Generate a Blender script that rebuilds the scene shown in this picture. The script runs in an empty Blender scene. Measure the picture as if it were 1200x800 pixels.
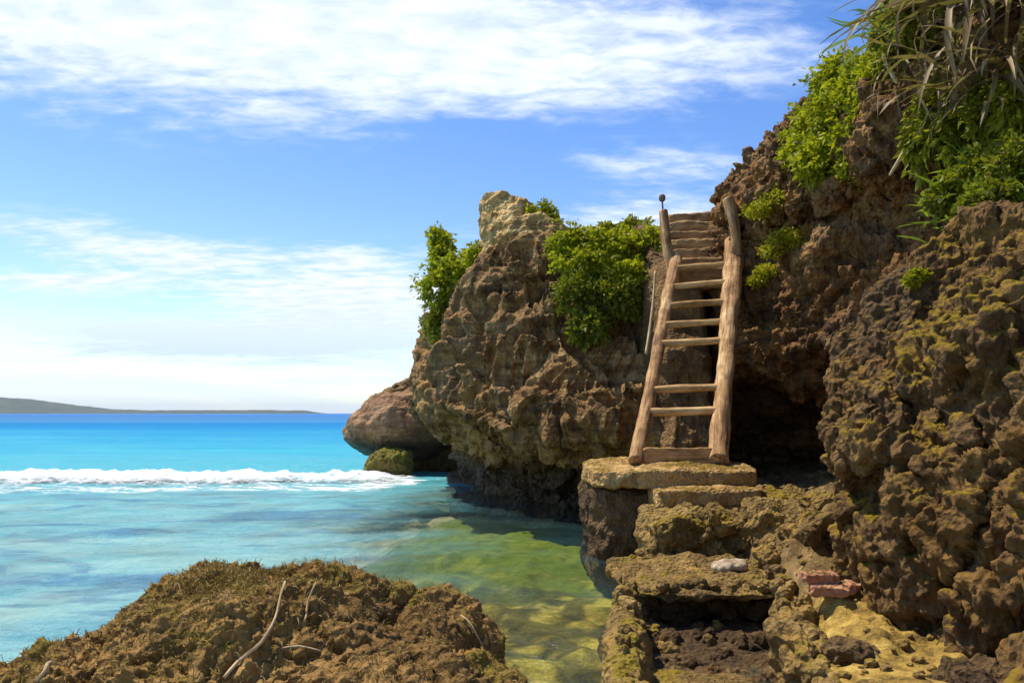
import bpy, math, random
import numpy as np
from mathutils import Vector, Matrix, Euler

random.seed(7)
RNG = np.random.default_rng(11)
SC = bpy.context.scene
COL = SC.collection
R = math.radians

# ---------------------------------------------------------------- camera, sky, sun
EYE = 1.5
FPX = 1200 * 28.0 / 36.0
PITCH = math.atan(84.0 / FPX)
cam_data = bpy.data.cameras.new('camera')
cam_data.lens = 28.0
cam_data.sensor_width = 36.0
cam_data.clip_start = 0.05
cam_data.clip_end = 30000.0
cam = bpy.data.objects.new('camera', cam_data)
COL.objects.link(cam)
cam.location = (0, 0, EYE)
cam.rotation_euler = (math.pi / 2 + PITCH, 0, 0)
SC.camera = cam

SUN_EL = R(62)
SUN_AZ = R(-55)          # measured from +Y towards +X: the sun stands high to the left and ahead
SC.view_settings.view_transform = 'Standard'
SC.view_settings.look = 'None'
SC.view_settings.exposure = 0.36
SC.view_settings.gamma = 1.0

sun_dir = Vector((math.cos(SUN_EL) * math.sin(SUN_AZ), math.cos(SUN_EL) * math.cos(SUN_AZ), math.sin(SUN_EL)))
sl = bpy.data.lights.new('sun', 'SUN')
sl.energy = 5.0
sl.angle = R(0.5)
sl.color = (1.0, 0.91, 0.75)
sun = bpy.data.objects.new('sun', sl)
COL.objects.link(sun)
sun.rotation_euler = (-sun_dir).to_track_quat('-Z', 'Y').to_euler()


class NT:
    """small helper for node trees"""
    def __init__(self, tree):
        self.t = tree
        self.n = tree.nodes
        self.l = tree.links

    def node(self, kind, props=None, **ins):
        nd = self.n.new(kind)
        for k, v in (props or {}).items():
            setattr(nd, k, v)
        for k, v in ins.items():
            key = int(k[1:]) if k[0] == 'i' and k[1:].isdigit() else k.replace('_', ' ')
            self.put(nd.inputs[key], v)
        return nd

    def put(self, sock, v):
        if isinstance(v, bpy.types.NodeSocket):
            self.l.new(v, sock)
        elif isinstance(v, bpy.types.Node):
            self.l.new(v.outputs[0], sock)
        else:
            if sock.type == 'RGBA' and len(v) == 3:
                v = (*v, 1)
            sock.default_value = v

    def math(self, op, a, b=0.0, clamp=False):
        return self.node('ShaderNodeMath', {'operation': op, 'use_clamp': clamp}, i0=a, i1=b).outputs[0]

    def vmath(self, op, a, b=(0, 0, 0)):
        return self.node('ShaderNodeVectorMath', {'operation': op}, i0=a, i1=b).outputs[0]

    def noise(self, vec, scale, detail=5.0, rough=0.55, dist=0.0, out=0):
        return self.node('ShaderNodeTexNoise', None, Vector=vec, Scale=scale, Detail=detail, Roughness=rough, Distortion=dist).outputs[out]

    def voro(self, vec, scale, feature='F1', rand=1.0):
        return self.node('ShaderNodeTexVoronoi', {'feature': feature}, Vector=vec, Scale=scale, Randomness=rand).outputs[0]

    def mapr(self, v, a, b, c=0.0, d=1.0, smooth=True):
        nd = self.node('ShaderNodeMapRange', {'interpolation_type': 'SMOOTHSTEP' if smooth else 'LINEAR'})
        for i, x in enumerate((v, a, b, c, d)):
            self.put(nd.inputs[i], x)
        return nd.outputs[0]

    def mix(self, f, a, b, mode='MIX'):
        nd = self.node('ShaderNodeMix', {'data_type': 'RGBA', 'blend_type': mode})
        self.put(nd.inputs[0], f)
        self.put(nd.inputs[6], a)
        self.put(nd.inputs[7], b)
        return nd.outputs[2]

    def ramp(self, v, stops):
        nd = self.node('ShaderNodeValToRGB', None, Fac=v)
        el = nd.color_ramp.elements
        while len(el) < len(stops):
            el.new(0.5)
        for e, (p, c) in zip(el, stops):
            e.position = p
            e.color = (*c, 1)
        return nd.outputs[0]

    def scale(self, vec, s):
        return self.vmath('MULTIPLY', vec, s)


def make_world():
    w = bpy.data.worlds.new('World')
    SC.world = w
    w.use_nodes = True
    nt = NT(w.node_tree)
    nt.n.clear()
    sky = nt.node('ShaderNodeTexSky', {'sky_type': 'NISHITA', 'sun_disc': False, 'sun_elevation': SUN_EL, 'sun_rotation': SUN_AZ,
                                       'altitude': 0.0, 'air_density': 1.0, 'dust_density': 0.3, 'ozone_density': 1.4})
    hs = nt.node('ShaderNodeHueSaturation', None, Hue=0.512, Saturation=1.3, Value=1.42, Color=sky)
    d = nt.node('ShaderNodeTexCoord').outputs['Generated']
    sp = nt.node('ShaderNodeSeparateXYZ', None, Vector=d)
    x, y, z = sp.outputs
    el = nt.math('MULTIPLY', nt.math('ARCSINE', z), 180 / math.pi)
    az = nt.math('MULTIPLY', nt.math('ARCTAN2', x, y), 180 / math.pi)
    zz = nt.math('ADD', nt.math('MAXIMUM', z, 0.0), 0.09)
    flat = nt.node('ShaderNodeCombineXYZ', None, X=nt.math('DIVIDE', x, zz), Y=nt.math('DIVIDE', y, zz), Z=0.0).outputs[0]
    wisp = nt.noise(nt.scale(flat, (0.75, 1.5, 1)), 1.6, 8.0, 0.62, 0.5)
    fine = nt.noise(nt.scale(flat, (1.0, 1.7, 1)), 7.0, 6.0, 0.62, 0.3)
    big = nt.noise(nt.scale(flat, (0.8, 1.3, 1)), 0.45, 3.0, 0.5, 0.0)

    def bank(a0, e0, sa, se, amp, tilt=0.0):
        da = nt.math('SUBTRACT', az, a0)
        de = nt.math('SUBTRACT', nt.math('SUBTRACT', el, e0), nt.math('MULTIPLY', da, tilt))
        q = nt.math('ADD', nt.math('POWER', nt.math('DIVIDE', da, sa), 2.0), nt.math('POWER', nt.math('DIVIDE', de, se), 2.0))
        return nt.math('MULTIPLY', nt.math('EXPONENT', nt.math('MULTIPLY', q, -1.0)), amp)

    cover = nt.mapr(big, 0.52, 0.75, 0.0, 0.35)                      # the same loose cloud all round
    cover = nt.math('MULTIPLY', cover, nt.mapr(el, 17.0, 24.0))
    for b in ((-32, 27.5, 20, 7.2, 1.5, 0.02), (-6, 25.5, 16, 5.0, 0.9, 0.0), (14, 24.5, 11, 3.6, 0.62, 0.0),
              (8.5, 17.6, 8, 1.3, 0.42, -0.05), (-26, 10.8, 9, 1.7, 0.66, -0.06), (-30, 8.2, 6, 1.0, 0.75, 0.06),
              (-11, 7.4, 11, 3.8, 1.05, 0.10), (-24, 4.4, 12, 1.3, 0.55, 0.03), (9, 13.0, 9, 2.4, 0.72, 0.12), (-24, 5.2, 8, 1.0, 0.4, -0.04), (-12, 11.3, 3.5, 0.8, 0.4, 0.0),
              (60, 16, 24, 5, 0.5, 0.0), (-75, 18, 26, 5, 0.55, 0.0), (140, 20, 40, 6, 0.5, 0.0), (-150, 14, 30, 5, 0.5, 0.0), (15, 6, 30, 2.5, 0.3, 0)):
        cover = nt.math('ADD', cover, bank(*b))
    tex = nt.math('ADD', nt.math('MULTIPLY', wisp, 0.62), nt.math('MULTIPLY', fine, 0.38))
    dens = nt.math('ADD', nt.math('MULTIPLY', cover, 1.0), nt.math('MULTIPLY', nt.math('SUBTRACT', tex, 0.5), 2.4))
    dens = nt.math('MULTIPLY', nt.mapr(dens, 0.16, 0.98), nt.mapr(cover, 0.05, 0.4))
    low = nt.mapr(el, 9.0, -0.5, 0.0, 0.52)
    sv = nt.node('ShaderNodeCombineXYZ', None, X=nt.math('MULTIPLY', az, 0.055), Y=nt.math('MULTIPLY', el, 0.55), Z=0.0).outputs[0]
    streak = nt.noise(sv, 1.0, 6, 0.6, 0.7)
    low = nt.math('MULTIPLY', low, nt.mapr(streak, 0.36, 0.62, 0.55, 1.35))
    dens = nt.math('MAXIMUM', dens, low)
    shade = nt.mix(nt.math('MAXIMUM', nt.mapr(fine, 0.3, 0.65), nt.mapr(el, 9, 4)), (5.8, 6.8, 8.6), (7.6, 8.2, 9.2))
    shade = nt.mix(nt.mapr(el, 9, 2), shade, (5.0, 6.4, 8.3))
    col = nt.mix(dens, hs, shade)
    bg = nt.node('ShaderNodeBackground', None, Color=col, Strength=0.105)
    out = nt.node('ShaderNodeOutputWorld', None, Surface=bg)


make_world()


# ---------------------------------------------------------------- maths
def at(px, py, Y):
    """the world point seen at a pixel of the 1200 x 800 photograph, Y metres ahead"""
    u, v = (px - 600) / FPX, (400 - py) / FPX
    yy = math.cos(PITCH) - v * math.sin(PITCH)
    zz = math.sin(PITCH) + v * math.cos(PITCH)
    s = Y / yy
    return Vector((u * s, Y, EYE + zz * s))


def _hash(ix, iy, iz, seed):
    with np.errstate(over='ignore'):
        h = (ix.astype(np.uint32) * np.uint32(0x8da6b343)) ^ (iy.astype(np.uint32) * np.uint32(0xd8163841)) ^ (iz.astype(np.uint32) * np.uint32(0xcb1ab31f)) ^ np.uint32(seed * 7919 + 13)
        h ^= h >> np.uint32(13)
        h *= np.uint32(0x5bd1e995)
        h ^= h >> np.uint32(15)
        h *= np.uint32(0x27d4eb2d)
        h ^= h >> np.uint32(13)
    return h


_G = RNG.normal(size=(64, 3)).astype(np.float32)
_G /= np.linalg.norm(_G, axis=1)[:, None]


def perlin(p, seed=0):
    p = p.astype(np.float32)
    i = np.floor(p).astype(np.int32)
    f = p - i
    w = f * f * f * (f * (f * 6 - 15) + 10)
    tot = np.zeros(len(p), np.float32)
    for dx in (0, 1):
        wx = w[:, 0] if dx else 1 - w[:, 0]
        for dy in (0, 1):
            wy = w[:, 1] if dy else 1 - w[:, 1]
            for dz in (0, 1):
                wz = w[:, 2] if dz else 1 - w[:, 2]
                g = _G[_hash(i[:, 0] + dx, i[:, 1] + dy, i[:, 2] + dz, seed) & np.uint32(63)]
                tot += wx * wy * wz * (g[:, 0] * (f[:, 0] - dx) + g[:, 1] * (f[:, 1] - dy) + g[:, 2] * (f[:, 2] - dz))
    return tot * 1.5


def fbm(p, octaves=4, seed=0, gain=0.5):
    a, s, t = 1.0, 1.0, 0.0
    for k in range(octaves):
        t = t + a * perlin(p * s, seed + k)
        a *= gain
        s *= 2.03
    return t


def ridged(p, octaves=3, seed=0, gain=0.5):
    a, s, t = 1.0, 1.0, 0.0
    for k in range(octaves):
        t = t + a * (1 - 2 * np.abs(perlin(p * s, seed + k)))
        a *= gain
        s *= 2.1
    return t


def worley(p, seed=0):
    p = p.astype(np.float32)
    i = np.floor(p).astype(np.int32)
    f = p - i
    best = np.full(len(p), 9.0, np.float32)
    for dx in (-1, 0, 1):
        for dy in (-1, 0, 1):
            for dz in (-1, 0, 1):
                h = _hash(i[:, 0] + dx, i[:, 1] + dy, i[:, 2] + dz, seed)
                ox = (h & np.uint32(1023)).astype(np.float32) / 1023 + dx - f[:, 0]
                oy = ((h >> np.uint32(10)) & np.uint32(1023)).astype(np.float32) / 1023 + dy - f[:, 1]
                oz = ((h >> np.uint32(20)) & np.uint32(1023)).astype(np.float32) / 1023 + dz - f[:, 2]
                best = np.minimum(best, ox * ox + oy * oy + oz * oz)
    return np.sqrt(best)


def sstep(x, a, b):
    t = np.clip((x - a) / (b - a), 0, 1)
    return t * t * (3 - 2 * t)


# ---------------------------------------------------------------- mesh helpers
def mesh_np(name, verts, faces, attrs=None, smooth=True):
    """verts (n,3), faces (m,3) or (m,4) or a list of such arrays"""
    fl = faces if isinstance(faces, list) else [faces]
    fl = [np.asarray(f, np.int32) for f in fl if len(f)]
    me = bpy.data.meshes.new(name)
    me.vertices.add(len(verts))
    me.vertices.foreach_set('co', np.asarray(verts, np.float32).ravel())
    loops = np.concatenate([f.ravel() for f in fl])
    tot = np.concatenate([np.full(len(f), f.shape[1], np.int32) for f in fl])
    me.loops.add(len(loops))
    me.loops.foreach_set('vertex_index', loops)
    me.polygons.add(len(tot))
    me.polygons.foreach_set('loop_start', np.concatenate([[0], np.cumsum(tot)[:-1]]).astype(np.int32))
    for k, v in (attrs or {}).items():
        v = np.asarray(v, np.float32)
        if v.ndim == 2:
            a = me.attributes.new(k, 'FLOAT_VECTOR', 'POINT')
            a.data.foreach_set('vector', v.ravel())
        else:
            a = me.attributes.new(k, 'FLOAT', 'POINT')
            a.data.foreach_set('value', v)
    me.update(calc_edges=True)
    me.validate()
    if smooth:
        me.shade_smooth()
    return me


def link(name, me, mat, parent=None, kind=None):
    o = bpy.data.objects.new(name, me)
    COL.objects.link(o)
    if mat is not None and not len(me.materials):
        me.materials.append(mat)
    if parent is not None:
        o.parent = parent
    if kind:
        o['kind'] = kind
    return o


def tag(o, label, cat, group=None):
    o['label'] = label
    o['category'] = cat
    if group:
        o['group'] = group
    return o


def thing(name, label, cat, loc=(0, 0, 0), rot=(0, 0, 0), group=None):
    o = bpy.data.objects.new(name, None)
    COL.objects.link(o)
    o.location = loc
    o.rotation_euler = rot
    return tag(o, label, cat, group)


def cr(P, t, axis, periodic):
    """Catmull-Rom through P along axis at parameters t (in control index units)"""
    n = P.shape[axis]
    i = np.floor(t).astype(int)
    f = t - i
    if not periodic:
        i = np.clip(i, 0, n - 2)
        f = t - i
    idx = [i - 1, i, i + 1, i + 2]
    idx = [np.mod(k, n) if periodic else np.clip(k, 0, n - 1) for k in idx]
    shp = [1] * P.ndim
    shp[axis] = len(t)
    f = f.reshape(shp)
    a, b, c, d = (np.take(P, k, axis=axis) for k in idx)
    return 0.5 * (2 * b + (c - a) * f + (2 * a - 5 * b + 4 * c - d) * f ** 2 + (3 * b - a - 3 * c + d) * f ** 3)


def grid_normals(P, wrap):
    if wrap:
        du = np.roll(P, -1, 1) - np.roll(P, 1, 1)
    else:
        du = np.gradient(P, axis=1)
    dv = np.gradient(P, axis=0)
    N = np.cross(du, dv)
    L = np.linalg.norm(N, axis=2, keepdims=True)
    return N / np.maximum(L, 1e-9)


def grid_faces(nv, nu, wrap):
    a = np.arange(nv * nu).reshape(nv, nu)
    b = np.roll(a, -1, 1)
    if not wrap:
        a2, b2 = a[:, :-1], b[:, :-1]
    else:
        a2, b2 = a, b
    return np.stack([a2[:-1], b2[:-1], b2[1:], a2[1:]], -1).reshape(-1, 4)


def loft(rings, useg, nv, disp, passes=1):
    """rings (L,K,3) control points, bottom to top; useg: samples per ring segment. Returns verts, faces."""
    rings = np.asarray(rings, float)
    t = np.concatenate([k + np.arange(n) / n for k, n in enumerate(useg)])
    P = cr(rings, t, 1, True)
    tv = np.linspace(0, len(rings) - 1, nv)
    P = cr(P, tv, 0, False)
    c = P.mean((0, 1))
    nu = P.shape[1]
    for dfun in (disp if isinstance(disp, (list, tuple)) else [disp]):
        N = grid_normals(P, True)
        if np.sum(N * (P - c)) < 0:
            N = -N
        flat = P.reshape(-1, 3)
        d = dfun(flat, N.reshape(-1, 3)).reshape(nv, nu, 1)
        # ends stay put so that a closed tip stays closed
        e = np.ones((nv, 1, 1))
        P = P + N * d * e
        if np.ptp(rings[-1], axis=0).max() < 1e-6:
            P[-1] = P[-1].mean(0)
    f = grid_faces(nv, nu, True)
    cap = np.arange((nv - 1) * nu, nv * nu)
    return P.reshape(-1, 3), f


def ellring(cx, cy, z, rx, ry, k=10, rot=0.0, p=2.0):
    a = np.arange(k) / k * 2 * math.pi
    ca, sa = np.cos(a + rot), np.sin(a + rot)
    x = np.sign(ca) * np.abs(ca) ** (2 / p) * rx
    y = np.sign(sa) * np.abs(sa) ** (2 / p) * ry
    return np.stack([cx + x, cy + y, np.full(k, z)], 1)


_CS = {}


def cube_sphere(n):
    if n not in _CS:
        g = np.linspace(-1, 1, n + 1)
        u, v = np.meshgrid(g, g, indexing='ij')
        o = np.ones_like(u)
        pts, fs, base = [], [], 0
        for ax in range(3):
            for s in (-1, 1):
                c = [None] * 3
                c[ax], c[(ax + 1) % 3], c[(ax + 2) % 3] = s * o, u, v
                pts.append(np.stack(c, -1).reshape(-1, 3))
                q = grid_faces(n + 1, n + 1, False)
                fs.append((q if s < 0 else q[:, ::-1]) + base)
                base += (n + 1) ** 2
        P = np.concatenate(pts)
        F = np.concatenate(fs)
        key = np.round(P * 4096).astype(np.int64) + 5000
        key = key[:, 0] * 100000000 + key[:, 1] * 10000 + key[:, 2]
        _, first, inv = np.unique(key, return_index=True, return_inverse=True)
        _CS[n] = (P[first], inv.ravel()[F])
    return _CS[n]


def blob(n, radii, power=2.0):
    """a rounded box of the given half sizes: power 2 is an ellipsoid, larger is boxier. Returns verts, faces, normals"""
    P, F = cube_sphere(n)
    r = (np.abs(P) ** power).sum(1) ** (1 / power)
    D = P / r[:, None]
    N = np.sign(D) * np.abs(D) ** (power - 1) / np.asarray(radii)
    N /= np.linalg.norm(N, axis=1)[:, None]
    return D * np.asarray(radii), F, N


def lump(n, radii, power, seed, a1, s1, a2, s2, pit=0.0, spit=6.0):
    V, F, N = blob(n, radii, power)
    off = np.array([seed * 3.7, seed * 1.9, seed * 5.3])
    d = a1 * fbm(V * s1 + off, 3, seed) + a2 * fbm(V * s2 + off, 3, seed + 5)
    if pit:
        d -= pit * np.maximum(0, 0.75 - worley(V * spit + off, seed))
    return V + N * d[:, None], F


def tube(pts, radii, segs=12, ring_every=None, rough=0.0, rs=6.0, seed=0, cap=True):
    """a round bar through pts; returns verts, faces, tc (coordinates that follow the bar)"""
    pts = np.asarray(pts, float)
    radii = np.asarray(radii, float) * np.ones(len(pts))
    if ring_every:
        L = np.concatenate([[0], np.cumsum(np.linalg.norm(np.diff(pts, axis=0), axis=1))])
        m = max(2, int(L[-1] / ring_every) + 1)
        tt = np.interp(np.linspace(0, L[-1], m), L, np.arange(len(pts)))
        pts, radii = cr(pts, tt, 0, False), np.interp(tt, np.arange(len(pts)), radii)
    m = len(pts)
    T = np.gradient(pts, axis=0)
    T /= np.linalg.norm(T, axis=1)[:, None]
    ref = np.array([0.0, 0, 1]) if abs(T[:, 2]).mean() < 0.85 else np.array([1.0, 0, 0])
    A = np.cross(T, ref)
    A /= np.linalg.norm(A, axis=1)[:, None]
    B = np.cross(T, A)
    L = np.concatenate([[0], np.cumsum(np.linalg.norm(np.diff(pts, axis=0), axis=1))])
    a = np.arange(segs) / segs * 2 * math.pi
    dirs = A[:, None] * np.cos(a)[None, :, None] + B[:, None] * np.sin(a)[None, :, None]
    P = pts[:, None] + dirs * radii[:, None, None]
    tc = np.stack([np.cos(a)[None] * radii[:, None], np.sin(a)[None] * radii[:, None], np.repeat(L[:, None], segs, 1)], -1)
    if rough:
        q = tc.reshape(-1, 3) * np.array([rs, rs, rs * 0.35]) + seed * 7.3
        d = rough * (fbm(q, 3, seed)).reshape(m, segs, 1)
        P = P + dirs * d
    V = P.reshape(-1, 3)
    F = [grid_faces(m, segs, True)[:, ::-1]]
    tcv = tc.reshape(-1, 3)
    if cap:
        n = len(V)
        V = np.concatenate([V, pts[:1], pts[-1:]])
        tcv = np.concatenate([tcv, [[0, 0, 0]], [[0, 0, L[-1]]]])
        i = np.arange(segs)
        j = (i + 1) % segs
        F.append(np.stack([i, j, np.full(segs, n)], 1))
        F.append(np.stack([(m - 1) * segs + j, (m - 1) * segs + i, np.full(segs, n + 1)], 1))
    return V, F, tcv


def tube_obj(name, mat, pts, radii, parent=None, **kw):
    V, F, tc = tube(pts, radii, **kw)
    return link(name, mesh_np(name, V, F, {'tc': tc}), mat, parent)


# ---------------------------------------------------------------- materials
def new_mat(name):
    m = bpy.data.materials.new(name)
    m.use_nodes = True
    nt = NT(m.node_tree)
    nt.n.clear()
    return m, nt


def finish(m, nt, col, rough=0.9, bump=None, dist=0.02, strength=0.6, spec=0.25):
    p = nt.node('ShaderNodeBsdfPrincipled', None, Base_Color=col, Roughness=rough)
    nt.put(p.inputs['Specular IOR Level'], spec)
    if bump is not None:
        b = nt.node('ShaderNodeBump', None, Strength=strength, Distance=dist, Height=bump)
        nt.put(p.inputs['Normal'], b)
    nt.node('ShaderNodeOutputMaterial', None, Surface=p)
    return m


def rock_mat(name, dark, mid, light, warm=None, moss=None, moss_amt=0.0, moss_scale=1.5, scale=1.0, wet=None, strata=0.0, stain=None, moss_up=0.5, lit_gold=None, grey=0.0):
    m, nt = new_mat(name)
    pos = nt.node('ShaderNodeNewGeometry')
    P = pos.outputs['Position']
    nz = nt.node('ShaderNodeSeparateXYZ', None, Vector=pos.outputs['Normal']).outputs[2]
    pz = nt.node('ShaderNodeSeparateXYZ', None, Vector=P).outputs[2]
    big = nt.noise(P, 0.9 * scale, 6, 0.6, 0.4)
    fin = nt.noise(P, 7.0 * scale, 8, 0.65, 0.2)
    tiny = nt.noise(P, 38.0 * scale, 4, 0.6)
    v = nt.math('ADD', nt.math('MULTIPLY', big, 0.5), nt.math('ADD', nt.math('MULTIPLY', fin, 0.35), nt.math('MULTIPLY', tiny, 0.2)))
    if strata:
        st = nt.noise(nt.scale(P, (0.6, 0.6, 5.0)), 1.3, 5, 0.6, 0.8)
        v = nt.math('ADD', v, nt.math('MULTIPLY', nt.math('SUBTRACT', st, 0.5), strata))
    col = nt.ramp(v, [(0.36, dark), (0.52, mid), (0.68, light)])
    if warm:
        w = nt.mapr(nt.noise(P, 2.1 * scale, 5, 0.6, 0.6), 0.52, 0.68)
        col = nt.mix(nt.math('MULTIPLY', w, 0.75), col, warm)
    sp = nt.mapr(nt.noise(P, 13.0 * scale, 6, 0.72, 0.6), 0.56, 0.63)
    col = nt.mix(nt.math('MULTIPLY', sp, 0.55), col, tuple(c * 0.35 for c in dark))
    lp = nt.mapr(nt.noise(nt.vmath('ADD', P, (7.1, 3.3, 5.7)), 9.0 * scale, 6, 0.7, 0.4), 0.60, 0.66)
    col = nt.mix(nt.math('MULTIPLY', lp, 0.5), col, light)
    if stain:
        sn = nt.mapr(nt.noise(nt.scale(P, (2.6, 2.6, 0.5)), 1.4, 5, 0.6, 0.5), 0.5, 0.66)
        col = nt.mix(nt.math('MULTIPLY', sn, 0.7), col, stain)
    if grey:                                                         # weathered grey skin and black streaks
        gm = nt.mapr(nt.noise(nt.vmath('ADD', P, (3.1, 9.2, 1.7)), 0.8, 7, 0.68, 0.8), 0.50, 0.60)
        col = nt.mix(nt.math('MULTIPLY', gm, grey), col, nt.mix(fin, (0.105, 0.068, 0.036), (0.31, 0.22, 0.125)))
        bs = nt.mapr(nt.noise(nt.scale(P, (3.2, 3.2, 0.35)), 1.3, 6, 0.66, 0.6), 0.58, 0.66)
        col = nt.mix(nt.math('MULTIPLY', bs, 0.7), col, (0.025, 0.017, 0.010))
    if lit_gold:                                                         # golden stone towards the top, its sunlit tone put into the colour
        gf = nt.mapr(nt.math('ADD', pz, nt.math('MULTIPLY', nt.math('SUBTRACT', big, 0.5), 2.4)), lit_gold[0], lit_gold[1])
        col = nt.mix(nt.math('MULTIPLY', gf, 0.85), col, nt.ramp(v, [(0.36, (0.16, 0.08, 0.025)), (0.5, (0.46, 0.28, 0.09)), (0.64, (0.66, 0.47, 0.19))]))
    if moss:
        mn = nt.noise(P, moss_scale, 7, 0.66, 0.5)
        mm = nt.math('ADD', mn, nt.math('MULTIPLY', nt.math('SUBTRACT', nz, 0.3), 0.18 * moss_up * 2))
        mf = nt.mapr(mm, 0.62 - moss_amt * 0.25, 0.74 - moss_amt * 0.25)
        mc = nt.mix(nt.noise(P, 16, 4, 0.6), moss, tuple(c * 0.45 for c in moss))
        col = nt.mix(mf, col, mc)
    rough = 0.92
    if wet:
        wf = nt.mapr(nt.math('ADD', pz, nt.math('MULTIPLY', nt.math('SUBTRACT', big, 0.5), 0.5)), wet + 0.25, wet - 0.1)
        col = nt.mix(nt.math('MULTIPLY', wf, 0.75), col, (0.03, 0.022, 0.014))
        rough = nt.mapr(wf, 0, 1, 0.92, 0.5)
    pit = nt.voro(P, 22 * scale)
    h = nt.math('ADD', nt.math('MULTIPLY', fin, 0.6), nt.math('ADD', nt.math('MULTIPLY', pit, 0.5), nt.math('MULTIPLY', tiny, 0.35)))
    return finish(m, nt, col, rough, h, 0.06, 0.9)


def wood_mat(name, dark, mid, light):
    m, nt = new_mat(name)
    tc = nt.node('ShaderNodeAttribute', {'attribute_name': 'tc'}).outputs['Vector']
    oi = nt.node('ShaderNodeObjectInfo').outputs['Random']
    v3 = nt.vmath('ADD', tc, nt.scale(nt.node('ShaderNodeCombineXYZ', None, X=oi, Y=oi, Z=oi).outputs[0], (31, 17, 53)))
    g = nt.noise(nt.scale(v3, (16, 16, 1.6)), 1.6, 7, 0.65, 0.6)
    b = nt.noise(nt.scale(v3, (3, 3, 1.0)), 1.4, 5, 0.6)
    k = nt.noise(v3, 9.0, 5, 0.6, 0.5)
    v = nt.math('ADD', nt.math('MULTIPLY', g, 0.55), nt.math('ADD', nt.math('MULTIPLY', b, 0.55), nt.math('MULTIPLY', k, 0.25)))
    v = nt.math('SUBTRACT', v, 0.16)
    col = nt.ramp(v, [(0.36, dark), (0.52, mid), (0.66, light)])
    ck = nt.mapr(nt.noise(nt.scale(v3, (34, 34, 1.1)), 1.5, 4, 0.6, 0.3), 0.60, 0.68)
    col = nt.mix(nt.math('MULTIPLY', ck, 0.75), col, tuple(c * 0.3 for c in dark))
    g = nt.math('SUBTRACT', g, nt.math('MULTIPLY', ck, 0.5))
    return finish(m, nt, col, 0.8, nt.math('ADD', g, nt.math('MULTIPLY', k, 0.6)), 0.02, 0.7)


def leaf_mat(name, lo, hi, dry=None, trans=0.4, each=False):
    m, nt = new_mat(name)
    r = nt.node('ShaderNodeAttribute', {'attribute_name': 'rnd'}).outputs['Fac']
    if each:
        r = nt.node('ShaderNodeObjectInfo').outputs['Random']
    P = nt.node('ShaderNodeNewGeometry').outputs['Position']
    n = nt.noise(P, 2.6, 4, 0.6)
    f = nt.math('ADD', nt.math('MULTIPLY', r, 0.6), nt.math('MULTIPLY', nt.mapr(n, 0.3, 0.7), 0.4))
    stops = [(0.1, lo), (0.75, hi)]
    if dry:
        stops = [(0.1, lo), (0.6, hi), (0.86, hi), (0.95, dry)]
    col = nt.ramp(f, stops)
    a = nt.node('ShaderNodeBsdfPrincipled', None, Base_Color=col, Roughness=0.55)
    a.inputs['Specular IOR Level'].default_value = 0.25
    b = nt.node('ShaderNodeBsdfTranslucent', None, Color=nt.mix(0.5, col, (0.5, 0.62, 0.03), 'MULTIPLY'))
    b.inputs[0].default_value = (0, 0, 0, 1)
    nt.put(b.inputs[0], nt.mix(0.35, col, (0.36, 0.42, 0.015)))
    mx = nt.node('ShaderNodeMixShader', None, i0=trans, i1=a, i2=b)
    nt.node('ShaderNodeOutputMaterial', None, Surface=mx)
    return m


M = {}
M['promontory'] = rock_mat('promontory_limestone', (0.058, 0.027, 0.009), (0.225, 0.118, 0.036), (0.43, 0.265, 0.098), warm=(0.30, 0.145, 0.036), moss=(0.12, 0.085, 0.010), moss_amt=0.08, wet=0.6, strata=0.7, stain=(0.07, 0.037, 0.013), lit_gold=(4.0, 4.9), scale=0.8, grey=0.4)
M['cliff'] = rock_mat('cliff_limestone', (0.036, 0.016, 0.006), (0.155, 0.070, 0.020), (0.34, 0.185, 0.055), warm=(0.29, 0.12, 0.020), moss=(0.20, 0.13, 0.006), moss_amt=0.06, strata=0.65, stain=(0.045, 0.021, 0.007), grey=0.3)
M['slope'] = rock_mat('slope_earth', (0.04, 0.02, 0.008), (0.15, 0.082, 0.03), (0.29, 0.175, 0.065), warm=(0.22, 0.115, 0.035), strata=0.3)
M['boulder'] = rock_mat('karst_boulder', (0.030, 0.014, 0.005), (0.105, 0.054, 0.014), (0.27, 0.155, 0.040), warm=(0.19, 0.096, 0.014), moss=(0.25, 0.16, 0.007), moss_amt=0.17, moss_scale=1.3, moss_up=0.8, grey=0.15)
M['near_boulder'] = rock_mat('weedy_boulder', (0.055, 0.027, 0.008), (0.21, 0.115, 0.031), (0.42, 0.25, 0.075), warm=(0.42, 0.20, 0.04), moss=(0.23, 0.16, 0.018), moss_amt=0.26, moss_scale=2.6, moss_up=0.4, scale=1.2)
M['pink_boulder'] = rock_mat('pink_limestone', (0.08, 0.042, 0.020), (0.27, 0.15, 0.075), (0.46, 0.29, 0.16), warm=(0.32, 0.16, 0.06), wet=0.75, strata=0.5)
M['mossy'] = rock_mat('mossy_rock', (0.06, 0.04, 0.015), (0.17, 0.12, 0.03), (0.28, 0.21, 0.06), moss=(0.22, 0.20, 0.02), moss_amt=0.6, moss_scale=3)
M['rubble'] = rock_mat('rubble_stone', (0.050, 0.027, 0.009), (0.20, 0.122, 0.034), (0.42, 0.28, 0.09), warm=(0.36, 0.21, 0.04), moss=(0.28, 0.20, 0.014), moss_amt=0.10, moss_scale=2.6, scale=1.5)
M['dark_rubble'] = rock_mat('shade_dark_rubble', (0.020, 0.011, 0.004), (0.080, 0.046, 0.016), (0.24, 0.155, 0.06), warm=(0.14, 0.075, 0.020), scale=1.3)  # dark tone holds the shade of the pool hollow; other dark rocks share it
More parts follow.
